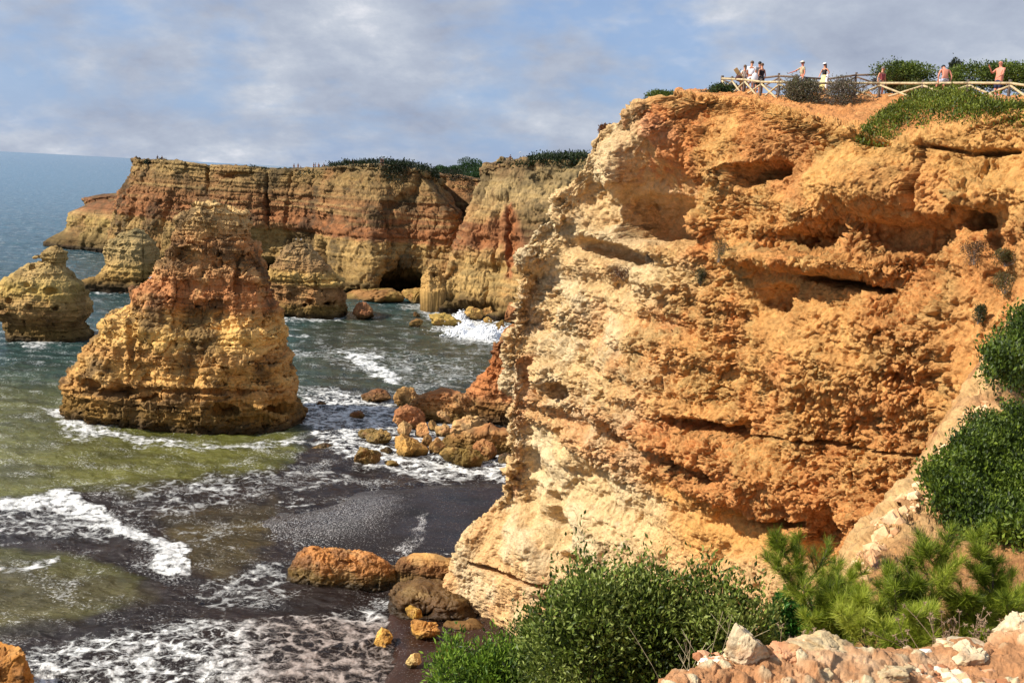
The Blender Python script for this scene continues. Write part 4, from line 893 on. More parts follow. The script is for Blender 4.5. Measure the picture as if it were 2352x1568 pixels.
def bush(label,x,yb,D,wpx,hpx,leaf,n,pal,seed,name='shrub',cat='shrub',group=None,asp=.45,deepr=.8,lobes=9,upb=.3,dry=0,bark=None,stemr=.012,flatb=.15,ins=.35,rand=.7,spread=1.0):
    rs=np.random.default_rng(seed); base=W(x,yb,D); s=D/FL; w_=wpx*s/2; h=hpx*s
    root=empty(name,base); tag(root,label,cat,group)
    cs=[];rr=[]
    for i in range(lobes):
        a=rs.uniform(0,2*math.pi); r=math.sqrt(rs.random())*.62
        hx=math.cos(a)*r*w_; hy=math.sin(a)*r*w_*deepr
        hz=h*(1-(r/.75)**2*.5)*rs.uniform(.40,.78); q=rs.uniform(.34,.5)/spread; hx*=spread; hy*=spread
        cs.append((hx,hy,hz)); rr.append((q*w_*1.05,q*w_*deepr*1.1,min(max(h-hz,h*.3)*rs.uniform(.8,1.02),h*1.02-hz+.0*h if hz<h*.75 else h*.27)))
    cs=np.array(cs);rr=np.array(rr); k=rs.integers(0,lobes,n); u=unit(rs.normal(size=(n,3)))
    lum=1+.34*pn(u*2.3+k[:,None]*3.1)+.22*pn(u*6+k[:,None])
    rad=(1-ins*rs.random(n)**1.6)*lum
    P=cs[k]+u*rr[k]*rad[:,None]; keep=P[:,2]>-flatb*h; P=P[keep];u=u[keep];n=len(P)
    cl=.5+.55*pn(P/(w_*.35)+seed)+.12*P[:,2]/h
    V,F,c=leafV(P,u,leaf*rs.uniform(.6,1.3,n),asp,palette(pal,n,rs,cl),rs,upb,rand)
    me=mesh_from('foliage',V,F,c,smooth=False); addobj('foliage',me,ML,root)
    segs=[]
    for i in range(lobes):
        b0=np.array([rs.normal()*.05*w_,rs.normal()*.05*w_,-.05*h]); m=cs[i]*.55+rs.normal(size=3)*.06*w_; segs+=[(b0,m,stemr,stemr*.7),(m,cs[i],stemr*.7,stemr*.4)]
        for _ in range(5): segs.append((cs[i],cs[i]+unit(rs.normal(size=3)+[0,0,.5])*rr[i]*rs.uniform(.6,1.05 if dry else .9),stemr*.4,stemr*.15))
    tubes(segs,'branches',bark or MB_,root); return root
def cover(name,label,cat,A,poly,thick,leaf,n,pal,seed,kind=None,asp=.5,parent=None,group=None,front=True,upb=.6):
    "plant mat rooted on terrain grid A inside the outline poly"
    rs=np.random.default_rng(seed); x,y=proj(A); w1=14*fbm(A*.5,3); m=polymask(x+w1,y+w1*.5,poly,6)
    n_=gnorm(A); 
    if n_[...,1].mean()>0 and front: n_=-n_
    Au=np.linalg.norm(np.gradient(A,axis=0),axis=-1)*np.linalg.norm(np.gradient(A,axis=1),axis=-1)
    p=(m*Au).ravel(); p/=p.sum(); k=rs.choice(len(p),n,p=p); P=A.reshape(-1,3)[k]; nn=n_.reshape(-1,3)[k]
    up=unit(nn*.5+np.array([0,0,1.0])); mm=m.ravel()[k]
    hgt=thick*(.35+.65*sm(-.35,.35,fbm(P/(thick*2.2)+seed,3)))*mm
    P=P+rs.normal(size=P.shape)*leaf*.7+up*(hgt*(1-.75*rs.random(n)**1.5))[:,None]
    cl=.5+.6*fbm(P/(thick*1.6)+seed,3); V,F,c=leafV(P,up,leaf*rs.uniform(.6,1.3,n),asp,palette(pal,n,rs,cl),rs,upb,.8)
    me=mesh_from(name,V,F,c,smooth=False); o=addobj(name,me,ML,parent)
    if parent is None: tag(o,label,cat,group,kind)
    return o
# ---- greenery on the near cliff top
G2=[(48,56,12),(78,90,20),(104,116,30),(132,140,48)]
cover('creeping_shrub','large bright green mat of shrub spilling over the cliff top below the railing','shrub',MAIN[:,NW:],[(1962,334),(2000,336),(2040,334),(2070,308),(2130,290),(2200,284),(2270,284),(2352,308),(2420,320),(2560,330),(2560,250),(2352,246),(2290,248),(2240,236),(2180,222),(2120,226),(2060,246),(2020,270),(1985,300)],.62,.12,90000,G2,1)
bush('rounded dark green shrub on the cliff corner below the left end of the railing',1661,238,55.5,84,44,.11,5000,DGR[:2]+[(70,92,36)],2)
bush('low green shrub on the skyline left of the railing',1527,242,57,112,32,.11,4500,GRN,3)
bush('reddish brown dry tuft on the upper left cliff edge',1393,320,60.3,40,34,.13,1500,[(96,58,34),(140,84,44),(70,60,30)],4,cat='dry shrub',name='dry_shrub')
bush('grey green dry shrub in front of the fourth railing post',1838,268,50.2,110,86,.10,9000,[(84,76,60),(112,102,80),(78,84,46),(130,116,98)],5,name='dry_shrub',cat='dry shrub',dry=1,bark=MBg,stemr=.02)
bush('broad leafless grey shrub under the middle of the railing',1945,268,49.6,140,86,.09,9000,[(90,78,68),(118,104,92),(80,82,50),(136,122,108)],6,name='dry_shrub',cat='dry shrub',dry=1,bark=MBg,stemr=.022)
bush('tall green shrub on the plateau left of the seated man, behind the railing',2096,206,55,190,58,.13,10000,GRN,7)
bush('dark scraggly conifer top on the skyline just right of the seated man',2193,205,57,46,66,.13,1800,[(30,40,20),(50,58,28)],8,name='conifer_shrub',cat='conifer',upb=.9,lobes=5)
bush('wide green shrub behind the bald man on the plateau',2275,214,52,230,66,.13,12000,GRN,9)
bush('green shrub behind the railing at the right photo edge',2362,215,50,100,66,.13,5000,GRN,10)
bush('low olive shrub behind the railing below the seated man',2140,240,51,190,52,.12,8000,[(50,64,26),(76,84,34),(96,94,44)],11)
bush('brown bush on the skyline beside the woman in the red top',2052,222,54.5,60,52,.12,2500,[(70,66,34),(94,84,44),(60,70,30)],12)
bush('small grey shrub just left of the dark green corner shrub',1612,232,56,34,24,.08,900,[(96,96,88),(70,76,60)],13,name='dry_shrub',cat='dry shrub',dry=1,bark=MBg)
for i,(x,y,wd,hh,l,pal) in enumerate([(1650,600,62,56,'brownish twiggy shrub on the cliff ledge right of the big hollow',[(84,74,44),(110,92,56),(66,74,34)]),(1608,655,34,40,'small dark green bush hanging just under the twiggy ledge shrub',[(48,52,26),(70,72,34)]),
  (1430,642,56,34,'reddish brown tuft below the left end of the big hollow',[(110,64,40),(84,62,36)]),(2306,672,66,50,'olive dry shrub on the ochre slope near the right edge',[(88,84,46),(110,96,58)]),(2246,742,34,46,'dark green narrow bush on the ochre slope above the big green bushes',[(46,54,30),(70,74,40)]),
  (2236,606,90,56,'brown withered shrub on the slope under the dark cave',[(104,72,42),(86,66,40)]),(2310,610,70,40,'brown green shrub beside the withered one, close to the right edge',[(92,78,42),(76,78,40)]),(1495,602,26,22,'tiny grey shrub on the ledge lip below the big hollow',[(90,80,66),(110,98,80)])]):
    p=main_at(x,y); bush(l,x,y,p[1]-.25,wd,hh,.07,1500,pal,30+i,name='dry_shrub',cat='dry shrub',group='dry shrubs on the cliff face',dry=1,bark=MBg,stemr=.012,ins=.6)
# ---- big green bushes on the right slope
BG=[(34,48,10),(56,74,16),(84,102,26),(118,134,46)]
cover('shrub','green bush at the right edge, the upper of the two on the slope','shrub',HILL,[(2252,905),(2268,850),(2298,795),(2352,748),(2600,660),(2600,905),(2352,905),(2300,925)],.8,.10,50000,BG,50)
cover('shrub','largest dark green bush on the right slope above the bare soil patch','shrub',HILL,[(2118,1132),(2152,1085),(2208,1030),(2268,985),(2352,975),(2560,975),(2560,1290),(2400,1275),(2300,1265),(2220,1245),(2170,1215),(2140,1180)],.55,.065,120000,BG,51)
# ---- foreground shrubs
LENT=[(38,50,12),(60,76,20),(88,104,32),(118,132,52),(150,160,84)]
bush('big dark green leathery leaved bush in the centre foreground',1475,1760,6.3,640,520,.042,78000,LENT,60,name='bush',cat='bush',lobes=38,deepr=.5,upb=.5,asp=.45,ins=.5,spread=1.25,stemr=.009)
bush('left shoulder of dark foliage bush between the lime shrub and the centre bush',1225,1690,6.9,210,330,.036,14000,LENT,61,name='bush',cat='bush',lobes=9,upb=.6,asp=.4,ins=.6,stemr=.008)
bush('lime green shrub at the bottom left of the foreground bushes',1090,1720,6.6,280,310,.040,18000,[(70,98,26),(100,130,36),(134,160,54),(50,76,24)],62,name='bush',cat='bush',lobes=11,upb=.7,asp=.38,ins=.5,stemr=.008)
bush('small glossy green bush between the centre bush and the pines',1812,1570,6.6,170,240,.040,8000,[(30,70,22),(48,96,30),(76,124,46)],63,name='bush',cat='bush',lobes=8,upb=.5,asp=.42,ins=.5,stemr=.007)
# ---- young pines
MN=leaf_mat('pine needles',.5,.35)
def pine(label,base,stems,seed):
    rs=np.random.default_rng(seed); b=np.array(base); root=empty('young_pine',b); tag(root,label,'young pine')
    segs=[];sh=[]
    def grow(p,d,L,r,lev):
        k=6; pts=[p]
        for i in range(k):
            d=unit(d+rs.normal(size=3)*.10+np.array([0,0,.10 if lev else .03])); q=pts[-1]+d*L/k; segs.append((pts[-1],q,r*(1-i/k*.6),r*(1-(i+1)/k*.6)))
            if (lev>0 and i>=1) or i>=k-2: sh.append((pts[-1],q,lev))
            if lev<2 and i>=1:
                for _ in range(3 if lev==0 else (2 if rs.random()<.6 else 1)):
                    a=rs.uniform(0,2*math.pi); o=unit(np.array([math.cos(a),math.sin(a)*.9,rs.uniform(.1,.8)])+d*.5)
                    grow(q,o,L*(.48 if lev==0 else .42)*(1.1-i/k*.6)*rs.uniform(.7,1.15),r*.45,lev+1)
            pts.append(q)
    for (dx,dz,dy) in stems:
        v=np.array([dx,dy,dz]); grow(np.zeros(3),unit(v),np.linalg.norm(v),.011,0)
    tubes(segs,'branches',MB_,root,4)
    P=[];A=[]
    for (p,q,l) in sh:
        n=int(17 if l else 12); t=rs.random(n)[:,None]; P.append(p+(q-p)*t); a=unit(q-p); A.append(unit(a*1.0+rs.normal(size=(n,3))*.48))
    P=np.concatenate(P);A=np.concatenate(A);n=len(P); L=rs.uniform(.045,.085,n)[:,None]; s=unit(np.cross(A,rs.normal(size=(n,3))))*.0011
    mid=P+A*L*.55; tip=P+A*L+np.array([0,0,-.004]); V=np.stack([P-s,P+s,mid+s*1.2,tip,mid-s*1.2],1).reshape(-1,3); i0=np.arange(n)*5
    V=np.stack([P-s,P+s,tip+s*.4,tip-s*.4],1).reshape(-1,3); F=np.arange(n*4).reshape(n,4)
    c=np.repeat(palette([(66,82,20),(108,126,30),(150,164,48),(196,200,86)],n,rs,.5+.5*pn(P*3+seed))[:,None],4,1).reshape(-1,3)
    me=mesh_from('needles',V,F,c,smooth=False); addobj('needles',me,MN,root); return n
nn=0
nn+=pine('young pine leaning left over the dark bush, its tips against the cliff',W(1930,1600,5.6),[(-.26,.78,.1),(.10,.62,.2),(-.10,.5,-.1)],70)
nn+=pine('middle young pine with upright bright green tips',W(2110,1590,5.5),[(.02,.76,.1),(-.22,.58,.15),(.2,.58,0)],71)
nn+=pine('rightmost young pine, cut by the right photo edge',W(2310,1570,5.5),[(-.05,.68,.1),(.25,.58,.1),(-.25,.5,0)],72)
nn+=pine('short young pine between the left leaning and the middle one',W(2020,1600,5.2),[(-.06,.5,.1),(.14,.45,.0)],73)
print('needles',nn)
# ---- dry stalks, dead twigs and gravel
def stalks(label,x0,x1,yb,D,hpx,n,seed,name='dry_weed',heads=True,colr=(.30,.20,.12)):
    rs=np.random.default_rng(seed); o=W((x0+x1)/2,yb,D); s=D/FL
    m,_n,bb=newmat('dry stalk'); bb.inputs['Base Color'].default_value=(*colr,1); bb.inputs['Roughness'].default_value=.9
    root=empty(name,o); tag(root,label,name.replace('_',' '))
    for _ in range(n):
        segs=[]; b=np.array([rs.uniform(x0-x1,x1-x0)/2*s,rs.uniform(-.15,.15),-.05]); d=unit(np.array([rs.normal()*.35,rs.normal()*.3,1])); L=hpx*s*rs.uniform(.5,1.1); p=b
        for i in range(4):
            d=unit(d+rs.normal(size=3)*.14); q=p+d*L/4; segs.append((p,q,.0018,.0015)); p=q
            if i==2:
                e=p+unit(d+rs.normal(size=3)*.5)*L*.3; segs.append((p,e,.0013,.001))
                if heads:
                    for _k in range(8): segs.append((e,e+unit(rs.normal(size=3))*.012,.0022,.0012))
        if heads:
            for _k in range(10): segs.append((p,p+unit(rs.normal(size=3))*.014,.0024,.0012))
        tubes(segs,'stalk',m,root,3)
stalks('tangle of dry weed stalks with seed heads right of the upright stone',1770,1930,1530,4.2,110,34,80)
stalks('dry brown weed with round seed heads in front of the right hand pine',2090,2340,1520,4.1,150,46,81)
stalks('tall thin dry grass stems in front of the centre bush',1520,1690,1600,4.4,230,16,82,name='dry_grass',heads=False,colr=(.42,.34,.2))
stalks('bare grey twigs on the soil slope above the pines',2060,2120,1330,9.2,70,26,83,name='dead_twigs',heads=False,colr=(.12,.09,.08))
stalks('dark curled dead twigs on the left crest of the soil slope',1985,2030,1310,10,60,30,84,name='dead_twigs',heads=False,colr=(.08,.065,.06))
stalks('fine dry grass litter lying along the ledge under the pines',2010,2352,1530,3.9,34,90,85,name='dry_grass',heads=False,colr=(.32,.17,.09))
def gravel():
    rs=np.random.default_rng(90); n=2600; X=rs.uniform(1600,2500,n); Y=rs.uniform(1500,1640,n); base=S(X,Y,GZ); V=[];F=[];Cc=[]
    ico=np.array([(0,0,1),(.9,0,.3),(.28,.85,.3),(-.72,.5,.3),(-.72,-.5,.3),(.28,-.85,.3),(.7,.5,-.5),(-.3,.8,-.5),(-.9,0,-.5),(-.3,-.8,-.5),(.7,-.5,-.5)])
    fc=[(0,1,2),(0,2,3),(0,3,4),(0,4,5),(0,5,1),(1,6,2),(2,7,3),(3,8,4),(4,9,5),(5,10,1),(2,6,7),(3,7,8),(4,8,9),(5,9,10),(1,10,6)]
    for i in range(n):
        s=.005+.04*rs.random()**5; v=ico*(1+rs.normal(size=(11,3))*.2)*s*np.array([1,1,.6]); b=len(V)*11; V.append(v+base[i]+[0,0,.002+.02*rs.random()*0]); F+= [(a+b,c+b,d+b) for a,c,d in fc]
        Cc.append(np.repeat(lin([(226,206,180),(200,150,116),(170,110,78),(240,234,224)][rs.integers(0,4)])[None],11,0))
    me=mesh_from('gravel',np.concatenate(V),np.array(F),fixc(np.concatenate(Cc)),smooth=False); o=addobj('gravel',me,MR_st); tag(o,'small pale and reddish pebbles scattered over the near ledge','gravel',kind='stuff')
gravel()

def rubble():
    rs=np.random.default_rng(95); x,y=proj(HILL); m=polymask(x,y,[(1960,1290),(1990,1225),(2060,1160),(2130,1085),(2200,990),(2250,910),(2290,930),(2200,1060),(2140,1150),(2080,1200),(2020,1260),(1990,1330)],6); p=m.ravel()/m.sum(); k=rs.choice(len(p),900,p=p); B=HILL.reshape(-1,3)[k]
    ico=np.array([(0,0,1),(.9,0,.3),(.28,.85,.3),(-.72,.5,.3),(-.72,-.5,.3),(.28,-.85,.3),(.7,.5,-.5),(-.3,.8,-.5),(-.9,0,-.5),(-.3,-.8,-.5),(.7,-.5,-.5)])
    fc=[(0,1,2),(0,2,3),(0,3,4),(0,4,5),(0,5,1),(1,6,2),(2,7,3),(3,8,4),(4,9,5),(5,10,1),(2,6,7),(3,7,8),(4,8,9),(5,9,10),(1,10,6)]
    V=[];F=[];Cc=[]
    for i in range(len(B)):
        s=.02+.10*rs.random()**4; v=ico*(1+rs.normal(size=(11,3))*.22)*s; b=len(V)*11; V.append(v+B[i]); F+=[(a+b,c+b,d+b) for a,c,d in fc]; Cc.append(np.repeat(lin([(214,172,130),(200,154,112),(224,190,152)][rs.integers(0,3)])[None],11,0))
    o=addobj('rubble',mesh_from('rubble',np.concatenate(V),np.array(F),fixc(np.concatenate(Cc)),smooth=False),MR_st); tag(o,'pale broken rubble along the crest of the soil slope','rubble',kind='stuff')
rubble()
# ================================================================ FENCES
def solid(name,rgb,rough=.8):
    m,_n,b=newmat(name); b.inputs['Base Color'].default_value=(*[float(v) for v in lin(rgb)],1); b.inputs['Roughness'].default_value=rough; return m
def wood(name,rgb):
    m,nt,b=newmat(name); g=N(nt,'ShaderNodeNewGeometry'); n=N(nt,'ShaderNodeTexNoise'); n.inputs['Scale'].default_value=9; n.inputs['Detail'].default_value=5; nt.links.new(g.outputs['Position'],n.inputs['Vector'])
    c=lin(rgb); r=ramp(nt,n.outputs[0],[(.3,tuple(c*.6)),(.7,tuple(np.clip(c*1.25,0,1)))]); nt.links.new(r.outputs[0],b.inputs['Base Color']); b.inputs['Roughness'].default_value=.85; return m
MPOST=wood('grey post wood',(92,80,72)); MRAIL=wood('pale rail wood',(186,166,128)); MRAILD=wood('dark rail wood',(120,104,90))
def bar(name,p,q,r,mat,parent,k=10):
    p=np.array(p,float);q=np.array(q,float); a=q-p; L=np.linalg.norm(a); a/=L; u=unit(np.cross(a,[.1,.2,1.0] if abs(a[2])<.9 else [1.0,0,0])); v=np.cross(a,u)
    V=[];F=[]
    ts=np.linspace(0,1,5)
    for t in ts:
        for i in range(k): an=2*math.pi*i/k; V.append(p+a*L*t+(u*math.cos(an)+v*math.sin(an))*r*(1-.0*t))
    for s in range(4):
        for i in range(k): F.append((s*k+i,s*k+(i+1)%k,(s+1)*k+(i+1)%k,(s+1)*k+i))
    V+= [p-a*r*.15,q+a*r*.15]; c0=len(V)-2
    me=bpy.data.meshes.new(name); me.from_pydata([tuple(x) for x in V],[],[tuple(f) for f in F]+[(c0,(i+1)%k,i) for i in range(k)]+[(c0+1,4*k+i,4*k+(i+1)%k) for i in range(k)])
    for pl in me.polygons[:4*k]: pl.use_smooth=True
    return addobj(name,me,mat,parent)
def fence(label,pts,braces,rails,r=.065,rr=.058,drop=.5,bottoms=(),mrail=None,Hh=None,cat='wooden fence'):
    root=empty('wooden_fence',(0,0,0)); tag(root,label,cat)
    T=[];B=[]
    for (x,yt,yb,D) in pts:
        t=W(x,yt,D); b=W(x,yb,D); b[0]=t[0]; T.append(t);B.append(b); bar('post',b-[0,0,drop],t,r,MPOST,root)
    mr=mrail or MRAIL
    for i in rails: 
        a,b=T[i].copy(),T[i+1].copy(); e=unit(b-a)*.02
        bar('rail',a-[0,r*.9,.16],b-[0,r*.9,.16],rr,mr,root)
    for (i,dn,up) in braces:
        if dn: bar('brace',T[i]-[0,r+.03,.27],B[i+1]-[0,r+.03,-.05],rr*.85,mr,root)
        if up: bar('brace',B[i]-[0,r-.03,-.05],T[i+1]-[0,r-.03,.27],rr*.85,mr,root)
    for i in bottoms: bar('rail',B[i]-[0,r+.05,-.06],B[i+1]-[0,r+.05,-.06],rr*.9,mr,root)
    return root
FP=[(1658.7,174.3,216,56),(1682,175.5,221,55.3),(1711,176.5,225,54),(1749.4,181.5,232,52.3),(1791,181.6,233,51),(1855.9,184,235,51),(1937.5,184,236,51),(2022,184,232,50.4),(2120.8,184,236,48),(2225,183,238,46.4),(2320.8,183.3,237.5,44.8),(2425,198,270,42)]
fence('front wooden railing with crossed braces nearest the cliff edge, a man sitting on it',FP,[(i,1,1) for i in range(11)],range(11),bottoms=(2,3,10))
BP=[(1660.5,174,214,60),(1735,175,213,60),(1789.5,168.5,213,58.5),(1829.6,171,213,58),(1899,176,214,60),(1967.4,166.5,208,60),(2047,165,206,60)]
fence('rear wooden railing on the skyline behind the standing visitors',BP,[(i,1,1) for i in range(6)],range(6),mrail=MRAILD)
FF=[(1163,364.5,375,244),(1174,365.5,375,244),(1183,366,375,244),(1194,364.5,375,244),(1206,363.5,374.5,243),(1215,362.5,374,243),(1232,362.5,373,242),(1242,368,376,238)]
fence('tiny wooden railing on top of the far cliff with a person at its left end',FF,[(i,1,1) for i in range(7)],range(7),r=.13,rr=.1,drop=.8)
# information board
ib=empty('information_board',W(1700,224,55)); tag(ib,'tilted wooden information board beside the people at the left end of the railing','information board')
def box(name,c,s,mat,parent,rot=None,bev=.01):
    me=bpy.data.meshes.new(name); c=np.array(c,float); s=np.array(s,float)/2
    V=np.array([(x,y,z) for x in (-1,1) for y in (-1,1) for z in (-1,1)],float)*s
    if rot is not None: V=V@np.array(Matrix.Rotation(rot[0],3,rot[1])).T
    me.from_pydata([tuple(v) for v in V+c],[],[(0,1,3,2),(4,6,7,5),(0,4,5,1),(2,3,7,6),(0,2,6,4),(1,5,7,3)]); o=addobj(name,me,mat,parent)
    b=o.modifiers.new('bevel','BEVEL'); b.width=bev; b.segments=2; return o
MBD=solid('board wood',(150,108,66)); 
box('leg',(-.05,0,.45),(.09,.09,1.0),MBD,ib); box('leg',(.22,.0,.3),(.09,.09,.75),MBD,ib)
box('panel',(-.12,-.06,1.12),(.22,.06,.95),solid('board panel',(176,142,92)),ib,rot=(math.radians(-38),'Y'))
# ================================================================ PEOPLE
def skinmesh(name,verts,edges,parent,mat,sub=2,root_i=0):
    me=bpy.data.meshes.new(name); me.from_pydata([v[0] for v in verts],edges,[]); o=addobj(name,me,mat,parent)
    import bmesh
    bm=bmesh.new(); bm.from_mesh(me); L=bm.verts.layers.skin.verify(); bm.verts.ensure_lookup_table()
    for i,v in enumerate(bm.verts):
        r=verts[i][1]; v[L].radius=(r,r) if isinstance(r,(int,float)) else r; v[L].use_root=(i==root_i)
    bm.to_mesh(me); bm.free()
    o.modifiers.new('Skin','SKIN'); s=o.modifiers.new('Sub','SUBSURF'); s.levels=sub; s.render_levels=sub
    for m_ in o.modifiers:
        if m_.type=='SKIN': m_.use_smooth_shade=True
    return o
def ell(name,c,r,mat,parent,cut=None,n=20,drop=0):
    th=np.linspace(0,2*math.pi,n,endpoint=False); ph=np.linspace(-math.pi/2 if cut is None else cut,math.pi/2,n//2+2); T,Ph=np.meshgrid(th,ph)
    V=np.stack([np.cos(Ph)*np.cos(T)*r[0]+c[0],np.cos(Ph)*np.sin(T)*r[1]+c[1],np.sin(Ph)*r[2]+c[2]],-1)
    return addobj(name,mesh_from(name,V,gridfaces(len(ph),n,True)),mat,parent)
def lathe(name,prof,mat,parent,n=24,ratio=.75,fold=0,cx=0,cy=0):
    th=np.linspace(0,2*math.pi,n,endpoint=False); V=[]
    for (r,z) in prof: V.append(np.stack([cx+np.cos(th)*r*(1+fold*np.sin(th*6)*(r>.2)),cy+np.sin(th)*r*ratio*(1+fold*np.sin(th*6)),np.full(n,z)],-1))
    o=addobj(name,mesh_from(name,np.array(V),gridfaces(len(prof),n,True)),mat,parent); m=o.modifiers.new('thick','SOLIDIFY'); m.thickness=.01; return o
J0=dict(pelvis=(0,0,.95),spine=(0,.0,1.12),chest=(0,.0,1.32),neck=(0,0,1.47),hb=(0,-.015,1.55),head=(0,-.03,1.64),
 sl=(.175,0,1.40),el=(.24,.03,1.12),wl=(.25,-.06,.88),sr=(-.175,0,1.40),er=(-.24,.03,1.12),wr=(-.25,-.06,.88),
 hl=(.09,0,.90),kl=(.10,-.02,.50),al=(.10,.03,.08),hr=(-.09,0,.90),kr=(-.10,-.02,.50),ar=(-.10,.03,.08))
def person(label,x,yf,D,hgt,facing,skin,shirt=None,legs=None,hair=None,pose=None,hat=None,female=False,sleeve=True,skirt=None,hairlen=0,bare=False,fat=1.0,detail=True,lift=0,loc=None):
    """facing: rotation about z; 0 = looks at the camera"""
    J=dict(J0); J.update(pose or {}); sc_=hgt/1.74; lo=W(x,yf,D) if loc is None else np.array(loc); lo=lo+np.array([0,0,lift])
    root=empty('person',lo,facing); root.scale=(sc_,)*3; tag(root,label,'person')
    q={k:np.array(v,float) for k,v in J.items()}
    S_=skin; f=fat; w=.9 if female else 1.0
    vs=[];ix={}
    def add(k,p,r): ix[k]=len(vs); vs.append((tuple(p),r)); return ix[k]
    ed=[]
    add('pelvis',q['pelvis'],(.125*f,.10*f)); add('spine',q['spine'],(.115*f*w,.095*f)); add('chest',q['chest'],(.14*w*f,.10*f)); add('neck',q['neck'],.052); add('hb',q['hb'],.062); 
    up=unit(q['head']-q['neck']); add('head',q['head'],(.080,.095)); add('top',q['head']+up*.075,(.062,.07))
    ed+=[('pelvis','spine'),('spine','chest'),('chest','neck'),('neck','hb'),('hb','head'),('head','top')]
    for s in 'lr':
        add('s'+s,q['s'+s],.052*w); add('e'+s,q['e'+s],.038*w); add('w'+s,q['w'+s],.025); d=unit(q['w'+s]-q['e'+s]); add('p'+s,q['w'+s]+d*.055,(.034,.016)); 
        ed+=[('chest','s'+s),('s'+s,'e'+s),('e'+s,'w'+s),('w'+s,'p'+s)]
        if detail:
            sd=unit(np.cross(d,[0,1.0,.2])); 
            for i,(o_,L) in enumerate(((-.024,.062),(-.008,.075),(.008,.07),(.024,.055))):
                a=q['w'+s]+d*.085+sd*o_; add('f%d%s'%(i,s),a,.0085); b=a+unit(d+np.array([0,-.25,0]))*L*.55; add('g%d%s'%(i,s),b,.008); c=b+unit(d+np.array([0,-.7,0]))*L*.5; add('h%d%s'%(i,s),c,.007)
                ed+=[('p'+s,'f%d%s'%(i,s)),('f%d%s'%(i,s),'g%d%s'%(i,s)),('g%d%s'%(i,s),'h%d%s'%(i,s))]
            a=q['w'+s]+d*.03+sd*.038; add('t'+s,a,.010); add('u'+s,a+unit(d+sd*.6)*.035,.009); ed+=[('w'+s,'t'+s),('t'+s,'u'+s)]
        add('h'+s,q['h'+s],.082*f); add('k'+s,q['k'+s],.055); add('c'+s,q['k'+s]+(q['a'+s]-q['k'+s])*.35+np.array([0,.015,0]),.052); add('a'+s,q['a'+s],.034)
        fd=q.get('toe'+s,q['a'+s]+np.array([0,-.17,-.045])); add('o'+s,fd,(.038,.024)); ed+=[('pelvis','h'+s),('h'+s,'k'+s),('k'+s,'c'+s),('c'+s,'a'+s),('a'+s,'o'+s)]
    body=skinmesh('body',vs,[(ix[a],ix[b]) for a,b in ed],root,S_,2 if detail else 1)
    hd=q['head']; nrm_=q.get('look',np.array([0,-1.0,0]))
    if detail:   # face: nose, eyes, mouth, ears shaped onto the head
        side=unit(np.cross(nrm_,up))
        MD=solid('eye dark',(40,28,24)); 
        ell('nose',hd+nrm_*.092+up*-.01,(.013,.016,.02),S_,root,n=8)
        for e in (-1,1): ell('eye',hd+nrm_*.082+side*e*.032+up*.015,(.012,.008,.007),MD,root,n=8); ell('ear',hd+side*e*.08,(.012,.022,.03),S_,root,n=8)
        ell('mouth',hd+nrm_*.085-up*.045,(.02,.007,.005),solid('lips',(150,80,72)),root,n=8)
    if hair is not None:
        ell('hair',hd+up*.028-nrm_*.018,(.094,.104,.098),hair,root,n=18,cut=-.5 if hairlen<.1 else -1.1)
        if hairlen>0: skinmesh('hair_tail' if hairlen>.2 else 'hair_back',[(tuple(hd-nrm_*.06+up*.03),.07),(tuple(hd-nrm_*.085-up*.08),(.065,.04)),(tuple(hd-nrm_*.10-up*(.08+hairlen)),(.045,.025))],[(0,1),(1,2)],root,hair,1)
    if hat is not None:
        ell('hat',hd+up*.05,(.105,.112,.085),hat,root,n=18,cut=0.0)
        V=[]; th=np.linspace(-1.1,1.1,9); sdv=unit(np.cross(nrm_,up))
        for rr_ in (.09,.175):
            V.append([hd+up*.055+nrm_*math.cos(t)*rr_+sdv*math.sin(t)*rr_*.8-up*(.02 if rr_>.1 else 0) for t in th])
        br=addobj('brim',mesh_from('brim',np.array(V),gridfaces(2,9)),hat,root); br.modifiers.new('thick','SOLIDIFY').thickness=.01
    if shirt is not None:
        e=.016; vs2=[(tuple(q['pelvis']+(q['spine']-q['pelvis'])*.15),(.135*f+e*.5,.11*f+e*.5)),(tuple(q['spine']),(.12*f*w+e,.10*f+e)),(tuple(q['chest']),(.145*f*w+e,.105*f+e)),(tuple(q['chest']+(q['neck']-q['chest'])*.72),.075)]
        ed2=[(0,1),(1,2),(2,3)]
        for s in 'lr':
            b=len(vs2); vs2.append((tuple(q['s'+s]),.062*w if sleeve else .045)); ed2.append((2,b))
            if sleeve: vs2.append((tuple(q['s'+s]+(q['e'+s]-q['s'+s])*.55),.056)); ed2.append((b,b+1))
        skinmesh('shirt',vs2,ed2,root,shirt,2)
    if legs is not None:
        mat,k=legs; e=.018; vs2=[(tuple(q['pelvis']+(q['spine']-q['pelvis'])*.2),(.13*f+e,.105*f+e)),(tuple(q['pelvis']),(.135*f+e,.11*f+e))]; ed2=[(0,1)]
        for s in 'lr': b=len(vs2); vs2+=[(tuple(q['h'+s]),.09*f+e),(tuple(q['h'+s]+(q['k'+s]-q['h'+s])*k),.075+e)]; ed2+=[(1,b),(b,b+1)]
        skinmesh('shorts' if k<1.01 else 'trousers',vs2,ed2,root,mat,2,1)
    if skirt is not None:
        mat,z0,r0,z1,r1=skirt; lathe('skirt',[(r0,z0),(r0*1.12,z0-.12),((r0+r1)/2+.02,(z0+z1)/2),(r1,z1)],mat,root,fold=.05,cx=q['pelvis'][0],cy=q['pelvis'][1])
    return root
SK1=solid('sunned skin',(200,140,108),.6); SK2=solid('pink skin',(206,134,108),.6); SK3=solid('tanned skin',(180,118,86),.6)
